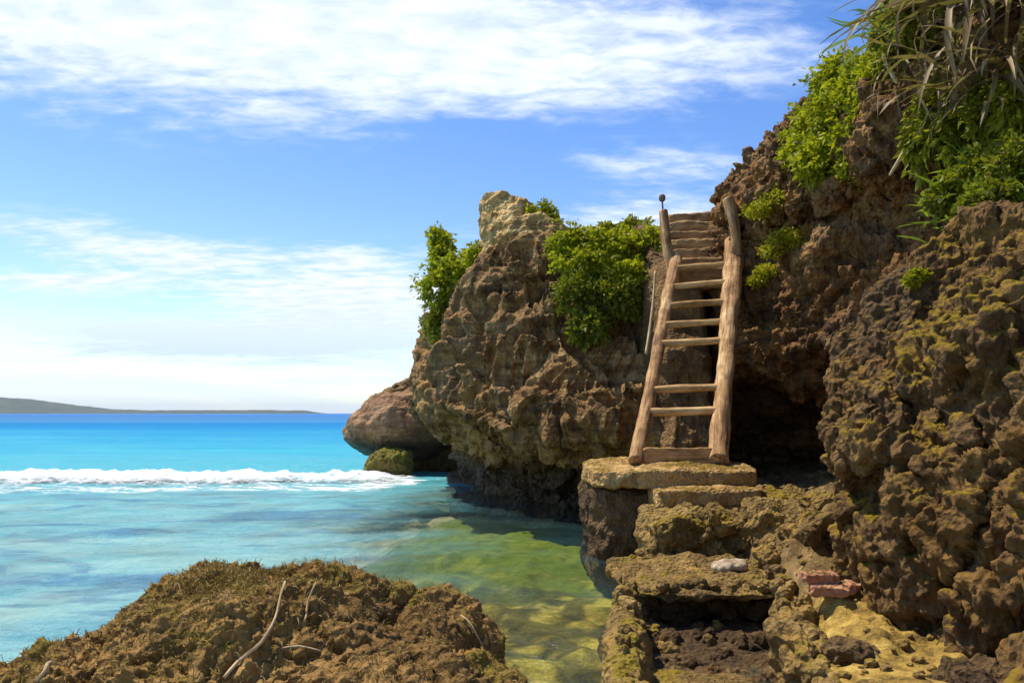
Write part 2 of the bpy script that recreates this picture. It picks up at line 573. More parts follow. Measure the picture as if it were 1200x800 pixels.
M['concrete'] = rock_mat('old_concrete', (0.17, 0.092, 0.030), (0.44, 0.265, 0.088), (0.64, 0.44, 0.18), warm=(0.44, 0.235, 0.055), moss=(0.24, 0.15, 0.016), moss_amt=0.16, moss_scale=3, scale=1.4, stain=(0.20, 0.11, 0.035))
M['dark_block'] = rock_mat('shade_dark_block', (0.022, 0.012, 0.006), (0.075, 0.042, 0.017), (0.20, 0.125, 0.05), warm=(0.20, 0.11, 0.035), moss=(0.14, 0.10, 0.012), moss_amt=0.05, scale=1.4)  # shade below the slab and the boulder put into the dark colour
M['wood'] = wood_mat('weathered_log', (0.10, 0.043, 0.015), (0.39, 0.215, 0.085), (0.66, 0.45, 0.23))
M['rung_wood'] = wood_mat('rung_wood', (0.19, 0.09, 0.026), (0.48, 0.29, 0.11), (0.70, 0.49, 0.23))
M['step_wood'] = wood_mat('step_wood', (0.10, 0.052, 0.018), (0.29, 0.165, 0.06), (0.46, 0.30, 0.12))
M['bark'] = wood_mat('grey_bark', (0.07, 0.045, 0.025), (0.20, 0.14, 0.085), (0.38, 0.30, 0.20))
M['twig'] = wood_mat('pale_twig', (0.30, 0.18, 0.08), (0.52, 0.37, 0.19), (0.72, 0.57, 0.36))
M['brick'] = rock_mat('red_brick', (0.19, 0.065, 0.028), (0.42, 0.16, 0.075), (0.64, 0.38, 0.22), warm=(0.48, 0.25, 0.12), moss=(0.18, 0.12, 0.03), moss_amt=0.15, moss_scale=9, scale=1.2)
m_, nt_ = new_mat('pale_stone')
M['pale_stone'] = finish(m_, nt_, nt_.ramp(nt_.noise(nt_.node('ShaderNodeNewGeometry').outputs['Position'], 14, 6, 0.65), [(0.35, (0.22, 0.15, 0.08)), (0.55, (0.42, 0.33, 0.22)), (0.7, (0.54, 0.46, 0.34))]), 0.8)
M['leaf'] = leaf_mat('shrub_leaf', (0.11, 0.14, 0.004), (0.42, 0.43, 0.009), trans=0.45)
M['leaf_dark'] = leaf_mat('dark_shrub_leaf', (0.05, 0.06, 0.006), (0.20, 0.22, 0.010), dry=(0.24, 0.15, 0.04), trans=0.35)
M['leaf_olive'] = leaf_mat('olive_leaf', (0.09, 0.095, 0.008), (0.30, 0.30, 0.014), dry=(0.30, 0.18, 0.05))
M['leaf_yellow'] = leaf_mat('yellow_leaf', (0.20, 0.19, 0.010), (0.46, 0.42, 0.012))
M['blade'] = leaf_mat('green_blade', (0.045, 0.105, 0.02), (0.20, 0.32, 0.03), each=True)
M['dry_blade'] = leaf_mat('dead_blade', (0.045, 0.024, 0.008), (0.32, 0.22, 0.10), trans=0.2, each=True)
M['weed'] = leaf_mat('dry_weed', (0.10, 0.055, 0.014), (0.34, 0.21, 0.055), dry=(0.50, 0.34, 0.12), trans=0.15)
M['blue_blade'] = leaf_mat('spiky_blade', (0.05, 0.13, 0.06), (0.12, 0.26, 0.12))


# ---------------------------------------------------------------- sea, seabed, hills
def land_edge(x, y):
    """+ on the dry shore, - over water: how far right of the shoreline a point lies (metres)"""
    b = np.interp(y, [0, 3.0, 4.2, 5.4, 6.6, 7.6, 8.6, 9.6, 10.5, 12], [1.15, 1.22, 1.58, 2.0, 2.1, 2.2, 2.6, 2.7, 2.8, 3.0])
    return x - b


def ground_z(x, y):
    p = np.stack([x, y, np.zeros_like(x)], 1)
    e = land_edge(x, y)
    shelf = sstep(x + 1.1 * fbm(p * 0.4, 4, 5), -3.3, 0.1) * sstep(y, 22, 13)
    z = -0.95 + 0.62 * shelf
    z = z - 1.5 * sstep(y, 15, 40) - 3 * sstep(y, 40, 120)
    z = z + 0.10 * fbm(p * 1.1, 5, 3) * (1 + (1 - shelf)) - 0.10 * shelf * np.maximum(0, 0.6 - worley(p * 2.2, 6)) + 0.07 * shelf * (0.5 - worley(p * np.array([3.4, 3.0, 1]) + 0.3 * fbm(p * 2, 2, 14)[:, None], 15))
    z = np.maximum(z, np.where(e > -0.5, 0.28 * sstep(e, -0.35, 0.12) + -0.33 * (1 - sstep(e, -0.35, 0.12)), -9))
    land = 0.28 + 0.05 * np.clip(y - 3.5, 0, 5) + 0.10 * fbm(p * 1.7, 4, 8) + 0.07 * fbm(p * 5, 4, 9) - 0.12 * np.maximum(0, 0.6 - worley(p * 5 + 0.2 * fbm(p * 4, 2, 10)[:, None], 12)) + 0.12 * np.clip(e - 0.8, 0, 3)
    return np.where(e > 0.12, np.maximum(z, land), z + sstep(e, -0.35, 0.12) * (land - 0.28))


def graded(a, lo, hi, b, n_mid, n_out):
    """coordinates from a to b, evenly fine between lo and hi and growing outside"""
    mid = np.linspace(lo, hi, n_mid)
    s = mid[1] - mid[0]

    def grow(dist):
        g = np.geomspace(s, dist + s, n_out + 1) - s
        return g[1:]
    left = lo - grow(lo - a)[::-1] if a < lo else np.array([])
    right = hi + grow(b - hi) if b > hi else np.array([])
    return np.concatenate([left, mid, right])


def build_ground():
    xs = graded(-400, -3, 4.5, 40, 240, 40)
    ys = graded(-3, 1.5, 13, 600, 300, 40)
    X, Y = np.meshgrid(xs, ys)
    Z = ground_z(X.ravel(), Y.ravel())
    V = np.stack([X.ravel(), Y.ravel(), Z], 1)
    m, nt = new_mat('seabed_and_sand')
    P = nt.node('ShaderNodeNewGeometry').outputs['Position']
    n1 = nt.noise(P, 1.3, 6, 0.62, 0.8)
    n2 = nt.noise(P, 9, 6, 0.65)
    weed = nt.ramp(nt.math('ADD', nt.math('MULTIPLY', n1, 0.7), nt.math('MULTIPLY', n2, 0.3)), [(0.41, (0.03, 0.024, 0.004)), (0.5, (0.20, 0.15, 0.016)), (0.59, (0.42, 0.34, 0.07))])
    cob = nt.voro(P, 3.3)
    weed = nt.mix(nt.mapr(cob, 0.38, 0.62, 0.0, 0.75), weed, (0.02, 0.02, 0.006))
    gr = nt.mapr(nt.noise(nt.scale(P, (0.5, 0.7, 1)), 1.1, 3, 0.5), 0.42, 0.62)
    yy = nt.node('ShaderNodeSeparateXYZ', None, Vector=P).outputs[1]
    far = nt.mapr(yy, 7.0, 10.5)
    weed = nt.mix(nt.math('MULTIPLY', nt.math('MAXIMUM', gr, far), nt.mapr(yy, 6.0, 10.0, 0.1, 0.8)), weed, (0.11, 0.17, 0.008))
    sand = nt.ramp(nt.math('ADD', nt.math('MULTIPLY', n1, 0.5), nt.math('MULTIPLY', n2, 0.5)), [(0.42, (0.08, 0.045, 0.012)), (0.52, (0.30, 0.19, 0.035)), (0.64, (0.54, 0.38, 0.10))])
    zz = nt.node('ShaderNodeSeparateXYZ', None, Vector=P).outputs[2]
    earth = nt.ramp(nt.math('ADD', nt.math('MULTIPLY', n1, 0.4), nt.math('MULTIPLY', n2, 0.6)), [(0.36, (0.06, 0.035, 0.014)), (0.52, (0.19, 0.12, 0.04)), (0.66, (0.36, 0.25, 0.09))])
    sand = nt.mix(nt.mapr(nt.math('ADD', yy, nt.math('MULTIPLY', n1, 1.2)), 5.7, 6.3), sand, earth)
    col = nt.mix(nt.mapr(zz, 0.02, 0.2), weed, sand)
    deep = nt.mapr(zz, -0.5, -0.85)
    patch = nt.mapr(nt.noise(nt.scale(P, (0.35, 0.8, 1)), 0.9, 5, 0.6, 0.5), 0.5, 0.62)
    col = nt.mix(deep, col, nt.mix(patch, (0.66, 0.62, 0.44), (0.05, 0.07, 0.08)))
    finish(m, nt, col, 0.9, nt.math('ADD', n2, nt.noise(P, 45, 4, 0.6)), 0.03, 0.7)
    link('seabed_and_shore', mesh_np('seabed_and_shore', V, grid_faces(len(ys), len(xs), False)), m, kind='structure')


def build_sea():
    xs = graded(-9000, -22, 6, 9000, 340, 60)
    ys = np.concatenate([graded(-300, 1.6, 26, 9000, 330, 110)])
    X, Y = np.meshgrid(xs, ys)
    x, y = X.ravel(), Y.ravel()
    p = np.stack([x, y, np.zeros_like(x)], 1)
    near = sstep(y, 420, 60) * sstep(np.abs(x), 500, 120)
    calm = 1 - 0.75 * sstep(x, -2.4, -0.6) * sstep(y, 16, 12)
    z = 0.016 * fbm(p * np.array([1.3, 2.2, 1]), 3, 21) + 0.030 * fbm(p * np.array([0.35, 0.8, 1]), 2, 25)
    swell = 0.10 * sstep(y, 14, 30) * np.sin(y * 0.55 + 1.2 * fbm(p * 0.05, 2, 31) * 3)
    z = (z * calm + swell * sstep(y, 300, 80)) * near
    gz = ground_z(x, y)
    depth = np.clip(-gz, 0, 9)
    depth = depth + sstep(y, 35, 200) * 6
    # foam: trailing lace behind and ahead of the breaking wave, a fringe along the rocks
    front = 16.6 + 0.8 * fbm(p * np.array([0.09, 0, 0]), 2, 41)
    lace = np.exp(-((y - front + 0.6) / 1.9) ** 2) * 0.95 + np.exp(-((y - 29 - 3 * fbm(p * 0.06, 2, 43)) / 2.2) ** 2) * 0.45 + np.exp(-((y - 44) / 3.0) ** 2) * 0.4
    lace *= sstep(x, -1.4, -2.6)
    fringe = np.exp(-((x - 1.15) / 0.35) ** 2 - ((y - 8.05) / 0.22) ** 2) * 0.8
    fringe += np.exp(-((x + 2.3) / 0.8) ** 2 - ((y - 18.0) / 1.0) ** 2) * 0.8
    fringe *= 1.25
    tp = np.clip((17.0 - y) / 4.3, 0, 1)
    fringe += np.exp(-((x - (-1.05 + 3.0 * tp ** 1.6) + 0.25 * fbm(p * 1.3, 2, 47)) / 0.10) ** 2) * 0.62 * (y > 12.6) * (y < 17)
    foam = np.clip(lace + fringe, 0, 1)
    V = np.stack([x, y, z], 1)
    me = mesh_np('sea', V, grid_faces(len(ys), len(xs), False), {'depth': depth, 'foam': foam})
    m, nt = new_mat('sea_water')
    P = nt.node('ShaderNodeNewGeometry').outputs['Position']
    dep = nt.node('ShaderNodeAttribute', {'attribute_name': 'depth'}).outputs['Fac']
    fo = nt.node('ShaderNodeAttribute', {'attribute_name': 'foam'}).outputs['Fac']
    sy = nt.node('ShaderNodeSeparateXYZ', None, Vector=P).outputs[1]
    body = nt.ramp(nt.math('DIVIDE', nt.math('LOGARITHM', nt.math('MAXIMUM', sy, 3.0), 10.0), 4.0),
                   [(0.15, (0.09, 0.28, 0.34)), (0.27, (0.12, 0.37, 0.42)), (0.33, (0.06, 0.40, 0.48)), (0.40, (0.014, 0.33, 0.53)), (0.49, (0.005, 0.23, 0.52)), (0.66, (0.004, 0.15, 0.45))])
    stre = nt.noise(nt.scale(P, (0.42, 0.9, 1)), 0.9, 6, 0.62, 0.9)
    pale = nt.mapr(nt.noise(nt.scale(P, (0.3, 0.85, 1)), 0.75, 5, 0.6, 0.8), 0.45, 0.7)
    nearf = nt.mapr(sy, 17, 13)
    mid = nt.mapr(nt.noise(nt.scale(P, (0.9, 2.0, 1)), 2.2, 5, 0.65, 0.6), 0.40, 0.64)
    body = nt.mix(nt.math('MULTIPLY', mid, nt.math('MULTIPLY', nt.mapr(sy, 30, 12), 0.4)), body, (0.28, 0.50, 0.50))
    body = nt.mix(nt.math('MULTIPLY', pale, nt.math('MULTIPLY', nearf, 0.45)), body, (0.36, 0.58, 0.50))
    blue = nt.math('MULTIPLY', nt.mapr(stre, 0.50, 0.60), nt.math('MULTIPLY', nearf, 0.9))
    body = nt.mix(nt.math('MULTIPLY', blue, 0.75), body, (0.035, 0.15, 0.29))
    farp = nt.mapr(nt.noise(nt.scale(P, (0.035, 0.2, 1)), 1.0, 4, 0.6, 0.5), 0.5, 0.66)
    body = nt.mix(nt.math('MULTIPLY', farp, nt.math('MULTIPLY', nt.mapr(sy, 17, 24), nt.mapr(sy, 90, 45, 0, 0.6))), body, (0.06, 0.46, 0.52))
    opac = nt.mapr(dep, 0.28, 1.15, 0.03, 0.90)
    rip = nt.math('ADD', nt.noise(nt.scale(P, (1, 1.7, 1)), 3.0, 5, 0.6, 0.4), nt.math('MULTIPLY', nt.noise(P, 14, 4, 0.6), 0.3))
    farb = nt.mapr(sy, 20, 200, 0.11, 0.5, False)
    bmp = nt.node('ShaderNodeBump', None, Strength=0.85, Distance=farb, Height=rip)
    fn = nt.math('ADD', nt.math('MULTIPLY', nt.noise(nt.scale(P, (0.7, 1.3, 1)), 2.2, 7, 0.68, 0.8), 0.7), nt.math('MULTIPLY', nt.noise(P, 11, 5, 0.65), 0.3))
    ff = nt.mapr(nt.math('ADD', fn, nt.math('SUBTRACT', nt.math('MULTIPLY', fo, 0.62), 0.62)), 0.40, 0.56)
    ff = nt.math('MULTIPLY', ff, nt.mapr(fo, 0.03, 0.2))
    col = nt.mix(ff, body, (0.82, 0.86, 0.86))
    a0 = nt.node('ShaderNodeBsdfDiffuse', None, Color=col, Normal=bmp)
    a1 = nt.node('ShaderNodeBsdfGlossy', None, Color=(1, 1, 1), Roughness=0.12, Normal=bmp)
    fb = nt.node('ShaderNodeFresnel', None, IOR=1.22, Normal=bmp)
    a = nt.node('ShaderNodeMixShader', None, i0=nt.math('MULTIPLY', nt.math('MULTIPLY', fb, nt.mapr(sy, 15, 80, 0.45, 0.16, False)), nt.math('SUBTRACT', 1.0, ff)), i1=a0, i2=a1)
    t = nt.node('ShaderNodeBsdfTransparent', None, Color=(0.95, 0.97, 0.80))
    gl = nt.node('ShaderNodeBsdfGlossy', None, Color=(1, 1, 1), Roughness=0.1, Normal=bmp)
    fr = nt.node('ShaderNodeFresnel', None, IOR=1.2, Normal=bmp)
    surf = nt.node('ShaderNodeMixShader', None, i0=nt.math('MULTIPLY', fr, 0.6), i1=t, i2=gl)
    mx = nt.node('ShaderNodeMixShader', None, i0=nt.math('MAXIMUM', opac, ff), i1=surf, i2=a)
    nt.node('ShaderNodeOutputMaterial', None, Surface=mx)
    link('sea', me, m, kind='structure')

    # the breaking wave: a ridge of tumbling foam that stands proud of the sea
    xs = graded(-46, -20, -1.6, -1.4, 420, 60)
    xs = xs[xs <= -1.5]
    ys = np.linspace(-3.4, 3.6, 110)
    X, S = np.meshgrid(xs, ys)
    x = X.ravel()
    q = np.stack([x, np.zeros_like(x), np.zeros_like(x)], 1)
    c = 17.9 + 0.55 * fbm(q * 0.12, 2, 51) + 0.012 * (x + 10)
    y = S.ravel() + c
    p = np.stack([x, y, np.zeros_like(x)], 1)
    prof = np.where(S.ravel() < 0, np.exp(-(S.ravel() / 1.15) ** 2), np.exp(-(S.ravel() / 1.5) ** 2))
    taper = sstep(x, -1.5, -3.4)
    amp = (0.20 + 0.08 * fbm(q * 0.35, 2, 53)) * taper + 0.03
    z = amp * prof * (1 + 0.5 * fbm(p * 1.6, 4, 55)) + 0.03 * fbm(p * 4.5, 3, 57) * (0.3 + prof) - 0.06 - 0.05 * np.maximum(0, fbm(p * np.array([0.5, 0.9, 1]), 3, 58)) * (1.2 - prof)
    z += 0.05 * np.exp(-((S.ravel() + 1.6) / 0.8) ** 2) * (0.6 + fbm(p * 0.9, 3, 59))
    z = np.where(np.abs(S.ravel()) > 3.1, -0.3, z)
    m, nt = new_mat('white_foam')
    P = nt.node('ShaderNodeNewGeometry').outputs['Position']
    f1 = nt.noise(P, 3.2, 7, 0.68, 0.5)
    col = nt.ramp(f1, [(0.30, (0.50, 0.74, 0.78)), (0.42, (0.84, 0.88, 0.88)), (0.7, (0.92, 0.93, 0.92))])
    finish(m, nt, col, 0.75, nt.math('ADD', f1, nt.noise(P, 17, 4, 0.6)), 0.08, 0.6)
    pr = m.node_tree.nodes['Principled BSDF']
    th = nt.node('ShaderNodeAttribute', {'attribute_name': 'thick'}).outputs['Fac']
    f2 = nt.noise(nt.scale(P, (1, 1.6, 1)), 5.0, 6, 0.7, 0.6)
    al = nt.mapr(nt.math('ADD', th, nt.math('MULTIPLY', nt.math('SUBTRACT', f2, 0.5), 0.34)), 0.0, 0.17)
    nt.put(pr.inputs['Alpha'], al)
    link('sea_foam', mesh_np('sea_foam', np.stack([x, y, z], 1), grid_faces(len(ys), len(xs), False), {'thick': z}), m, kind='stuff')


def build_hills():
    n = 260
    pxs = np.linspace(-160, 372, n)
    D = 3600.0
    top = np.interp(pxs, [-160, -60, 0, 30, 60, 95, 130, 180, 300, 360, 372], [30, 22, 19, 17.5, 14, 9.5, 5.5, 4.0, 4.2, 3.6, 0.0])
    rows = 14
    V = []
    for k in range(rows):
        s = k / (rows - 1)
        for i in range(n):
            h = top[i] / FPX * D * math.sin(math.pi * min(1, s * 1.0) * 0.5) if s <= 1 else 0
            V.append(((pxs[i] - 600) / FPX * D, D - 260 + 260 * s, h))
    for k in range(3):
        for i in range(n):
            V.append(((pxs[i] - 600) / FPX * D, D + 120 * (k + 1), top[i] / FPX * D * (1 - (k + 1) / 3)))
    V = np.array(V)
    V[:, 2] += np.where(V[:, 2] > 3, 1, 0) * (2.2 * fbm(V * 0.02, 4, 61))
    V[:, 2] -= 0.5
    m, nt = new_mat('wooded_hills')
    P = nt.node('ShaderNodeNewGeometry').outputs['Position']
    n1 = nt.noise(P, 0.02, 6, 0.6)
    finish(m, nt, nt.ramp(n1, [(0.35, (0.012, 0.028, 0.018)), (0.65, (0.05, 0.075, 0.035))]), 0.9)
    link('hills', mesh_np('hills', V, grid_faces(rows + 3, n, False)), m, kind='structure')


build_ground()
build_sea()
build_hills()


# ---------------------------------------------------------------- cliffs
def limestone(a_big=0.22, s_big=0.8, a_crack=0.12, s_crack=0.9, a_pit=0.10, s_pit=3.2, a_lump=0.10, s_lump=3.4, a_fin=0.03, s_fin=9.0, flute=0.0, seed=0, ledge=0.0):
    def coarse(p, n):
        d = a_big * fbm(p * s_big, 3, seed)
        w = p + 0.35 * np.stack([fbm(p * 1.1, 2, seed + 12), fbm(p * 1.1, 2, seed + 13), fbm(p * 1.1, 2, seed + 14)], 1)
        d -= a_crack * np.exp(-np.abs(perlin(w * s_crack, seed + 11)) / 0.07)
        d -= 0.5 * a_crack * np.exp(-np.abs(perlin(w * s_crack * 2.3, seed + 15)) / 0.08)
        if flute:
            d += flute * (ridged(w * np.array([2.2, 2.2, 0.4]), 2, seed + 17) - 0.7)
        if ledge:
            h = w[:, 2] * 1.5 + 0.9 * fbm(p * 0.45, 2, seed + 19)
            fr = h - np.floor(h)
            d += ledge * sstep(fbm(p * 0.7, 2, seed + 23), -0.25, 0.35) * (sstep(fr, 0.0, 0.75) - sstep(fr, 0.82, 1.0) - 0.4)
        return d

    def finer(p, n):
        w = p + 0.12 * np.stack([fbm(p * 2.5, 2, seed + 31), fbm(p * 2.5, 2, seed + 32), fbm(p * 2.5, 2, seed + 33)], 1)
        m = sstep(fbm(p * 0.9, 3, seed + 35), -0.25, 0.35)
        g = 0.12 + 0.88 * sstep(fbm(p * 0.8, 3, seed + 36), -0.35, 0.4)
        st = np.array([1.0, 1.0, 0.75])
        d = -a_pit * np.maximum(0, 0.62 - worley(w * s_pit * st, seed + 3)) * 1.7 * m * g
        d -= 0.55 * a_pit * np.maximum(0, 0.66 - worley(w * s_pit * 2.6 * st, seed + 6)) * 1.7 * (0.3 + 0.7 * g)
        d += 0.55 * a_lump * (0.5 - worley(w * s_lump, seed + 4)) * (1 - 0.6 * m) * g
        d += 0.45 * a_lump * (ridged(w * s_lump * 1.3, 3, seed + 5, 0.6) - 0.7) * (0.25 + 0.75 * g)
        d += a_fin * (fbm(p * s_fin, 4, seed + 41, 0.58) + 0.7 * (ridged(p * s_fin * 0.6, 2, seed + 47) - 0.6))
        return d
    return [coarse, finer]


def build_promontory():
    #            A back-left     B left          C left-front    D front         E front-right   F right         G back-right  H back
    rings = [
        [(-1.2, 19.5, -0.9), (-1.2, 17.4, -0.9), (-0.2, 14.2, -0.9), (0.6, 13.1, -0.9), (1.4, 12.7, -0.9), (2.7, 12.6, -0.9), (4.2, 17, -0.9), (1.5, 21, -0.9)],
        [(-1.0, 19.9, 0.0), (-1.1, 17.5, 0.0), (0.0, 14.3, 0.0), (0.75, 13.3, 0.0), (1.5, 12.9, 0.0), (2.7, 12.8, 0.0), (4.2, 17, 0.0), (1.5, 21, 0.0)],
        [(-1.0, 19.9, 0.55), (-1.1, 17.5, 0.65), (0.0, 14.4, 0.60), (0.8, 13.4, 0.5), (1.55, 13.0, 0.42), (2.7, 12.8, 0.3), (4.2, 17, 0.5), (1.5, 21, 0.5)],
        [(-1.6, 19.3, 1.25), (-1.75, 16.5, 1.30), (-0.62, 13.05, 1.12), (0.38, 12.0, 0.95), (1.38, 11.6, 0.78), (2.7, 12.1, 0.7), (4.2, 17, 1.0), (1.5, 21, 1.0)],
        [(-1.9, 19.2, 1.7), (-2.0, 16.3, 1.7), (-0.80, 12.75, 1.5), (0.30, 11.6, 1.4), (1.40, 11.3, 1.25), (2.7, 12.1, 1.3), (4.2, 17, 1.5), (1.5, 21, 1.5)],
        [(-1.9, 19.2, 2.6), (-1.95, 16.5, 2.6), (-0.72, 13.1, 2.5), (0.35, 12.1, 2.4), (1.45, 11.8, 2.3), (2.75, 12.4, 2.3), (4.2, 17, 2.5), (1.5, 21, 2.5)],
        [(-1.7, 19.0, 3.4), (-1.70, 16.8, 3.4), (-0.62, 13.6, 3.4), (0.42, 12.7, 3.4), (1.55, 12.5, 3.3), (2.75, 12.9, 3.3), (4.2, 17, 3.5), (1.5, 20, 3.5)],
        [(-1.4, 18.6, 3.9), (-1.25, 17.0, 3.9), (-0.55, 14.0, 4.15), (0.52, 13.2, 4.15), (1.65, 13.1, 4.1), (2.7, 13.3, 4.2), (4.2, 17, 4.4), (1.5, 20, 4.2)],
        [(-1.2, 18.2, 4.1), (-0.75, 16.8, 4.3), (-0.52, 14.2, 4.75), (0.50, 13.6, 4.70), (1.65, 13.6, 4.45), (2.7, 13.6, 4.65), (4.0, 17, 4.8), (1.5, 19, 4.5)],
        [(-0.6, 17.0, 4.4), (-0.52, 15.6, 4.7), (-0.52, 14.5, 5.25), (0.45, 14.0, 5.12), (1.40, 14.2, 4.65), (2.6, 14.0, 4.80), (3.6, 16.5, 4.9), (1.5, 18, 4.6)],
        [(-0.2, 15.9, 4.9), (-0.25, 15.3, 5.15), (-0.28, 14.7, 5.52), (0.26, 14.5, 5.42), (0.95, 14.9, 4.75), (2.2, 14.8, 4.85), (2.8, 15.9, 4.9), (1.2, 16.6, 4.7)],
        [(0.7, 15.4, 4.9)] * 8,
    ]
    fs = limestone(0.28, 0.6, 0.24, 0.5, 0.11, 1.5, 0.055, 2.4, 0.026, 6.5, flute=0.16, seed=3, ledge=0.20)
    V, F = loft(rings, [24, 130, 190, 190, 160, 60, 24, 24], 430, [lambda p, n: fs[0](p, n) * (1 - 0.7 * sstep(p[:, 2], 4.1, 4.7)), fs[1]])
    link('promontory', mesh_np('promontory', V, F), M['promontory'], kind='structure')


def build_cliff():
    rings = []
    back = lambda z: [(15, 8.5, z), (14, 18, z), (8 if z > 4.2 else 6, 22, z), (5.3 if z > 4.2 else 4.0, 16, z)]
    def ring(z, pts, zs=None, zb=None):
        q = [(x, y, z if zs is None else zs[i]) for i, (x, y) in enumerate(pts)]
        rings.append(q + back(z if zb is None else zb))
    ring(-0.8, [(2.95, 14.2), (4.0, 14.2), (5.7, 12.6), (6.0, 9.6), (6.0, 7.4), (8.5, 5.6)])
    ring(0.3, [(2.95, 14.2), (4.0, 14.2), (5.7, 12.6), (6.0, 9.6), (6.0, 7.4), (8.5, 5.6)])
    ring(1.1, [(2.95, 14.0), (3.95, 14.0), (5.6, 12.3), (5.9, 9.3), (5.9, 7.2), (8.5, 5.5)])
    ring(1.75, [(2.95, 13.0), (3.8, 12.4), (4.8, 10.7), (5.0, 8.6), (5.4, 6.8), (8.3, 5.3)])
    ring(2.3, [(3.0, 12.3), (3.5, 11.0), (4.0, 9.3), (4.3, 7.8), (5.0, 6.4), (8.2, 5.2)])
    ring(3.1, [(3.12, 12.2), (3.62, 11.1), (4.25, 9.6), (4.55, 8.1), (5.1, 6.7), (8.2, 5.2)])
    ring(3.9, [(3.28, 12.3), (3.74, 11.3), (4.30, 9.8), (4.60, 8.2), (5.1, 6.8), (8.2, 5.3)])
    ring(4.35, [(3.34, 12.4), (3.64, 11.3), (3.98, 9.7), (4.15, 8.0), (4.78, 6.5), (8.2, 5.4)])
    ring(4.8, [(3.42, 12.6), (3.70, 11.4), (4.02, 9.8), (4.22, 8.05), (4.85, 6.55), (8.2, 5.6)], [4.75, 4.8, 4.9, 4.9, 4.9, 5.0])
    ring(5.4, [(3.52, 13.0), (3.85, 12.0), (4.25, 10.5), (4.55, 8.7), (5.2, 7.1), (8.4, 6.0)], [5.05, 5.25, 5.55, 5.7, 5.7, 5.8], 5.5)
    ring(6.1, [(3.75, 13.6), (4.05, 12.6), (4.6, 11.2), (4.95, 9.4), (5.6, 7.7), (8.8, 6.6)], [5.3, 5.65, 6.2, 6.55, 6.6, 6.6], 6.2)
    ring(6.6, [(4.1, 14.2), (4.5, 13.2), (5.1, 12.0), (5.5, 10.2), (6.2, 8.5), (9.2, 7.4)], [5.5, 5.9, 6.55, 7.0, 7.1, 7.1], 6.6)
    rings.append([(8.5, 13, 7.0)] * 10)
    V, F = loft(rings, [120, 200, 190, 170, 120, 14, 14, 14, 14, 24], 470, limestone(0.26, 0.7, 0.20, 0.7, 0.16, 2.0, 0.11, 2.8, 0.04, 8.0, flute=0.06, seed=9, ledge=0.22))
    return link('cliff', mesh_np('cliff', V, F), M['cliff'], kind='structure')


def build_slope():
    """the steep gully of earth and rock between the promontory and the cliff that carries the stair"""
    us = np.linspace(0, 1, 150)
    prof = np.array([(10.9, -0.6), (10.8, 0.4), (10.9, 1.0), (11.15, 1.9), (11.45, 2.8), (11.75, 3.45), (12.5, 4.05), (13.3, 4.62), (14.2, 4.85), (17, 4.9), (21, 4.6)])
    t = np.linspace(0, len(prof) - 1, 220)
    pr = cr(prof, t, 0, False)
    U, Yp = np.meshgrid(us, pr[:, 0])
    _, Zp = np.meshgrid(us, pr[:, 1])
    X = 1.65 + 1.75 * U
    P = np.stack([X, Yp + 1.9 * sstep(U, 0.34, 0.0) + 2.2 * sstep(U, 0.62, 1.0), Zp], -1)
    N = grid_normals(P, False)
    if N[..., 1].mean() > 0:
        N = -N
    f = P.reshape(-1, 3)
    fl = sstep(f[:, 1], 11.7, 11.2) * 0.8 + 0.2
    d = fl * (0.16 * fbm(f * 1.2, 3, 71) - 0.14 * np.maximum(0, 0.6 - worley(f * 3, 72)) + 0.05 * fbm(f * 6, 3, 73))
    V = f + N.reshape(-1, 3) * d[:, None]
    link('rock_slope', mesh_np('rock_slope', V, grid_faces(220, 150, False)), M['slope'], kind='structure')


build_promontory()
build_cliff()
build_slope()


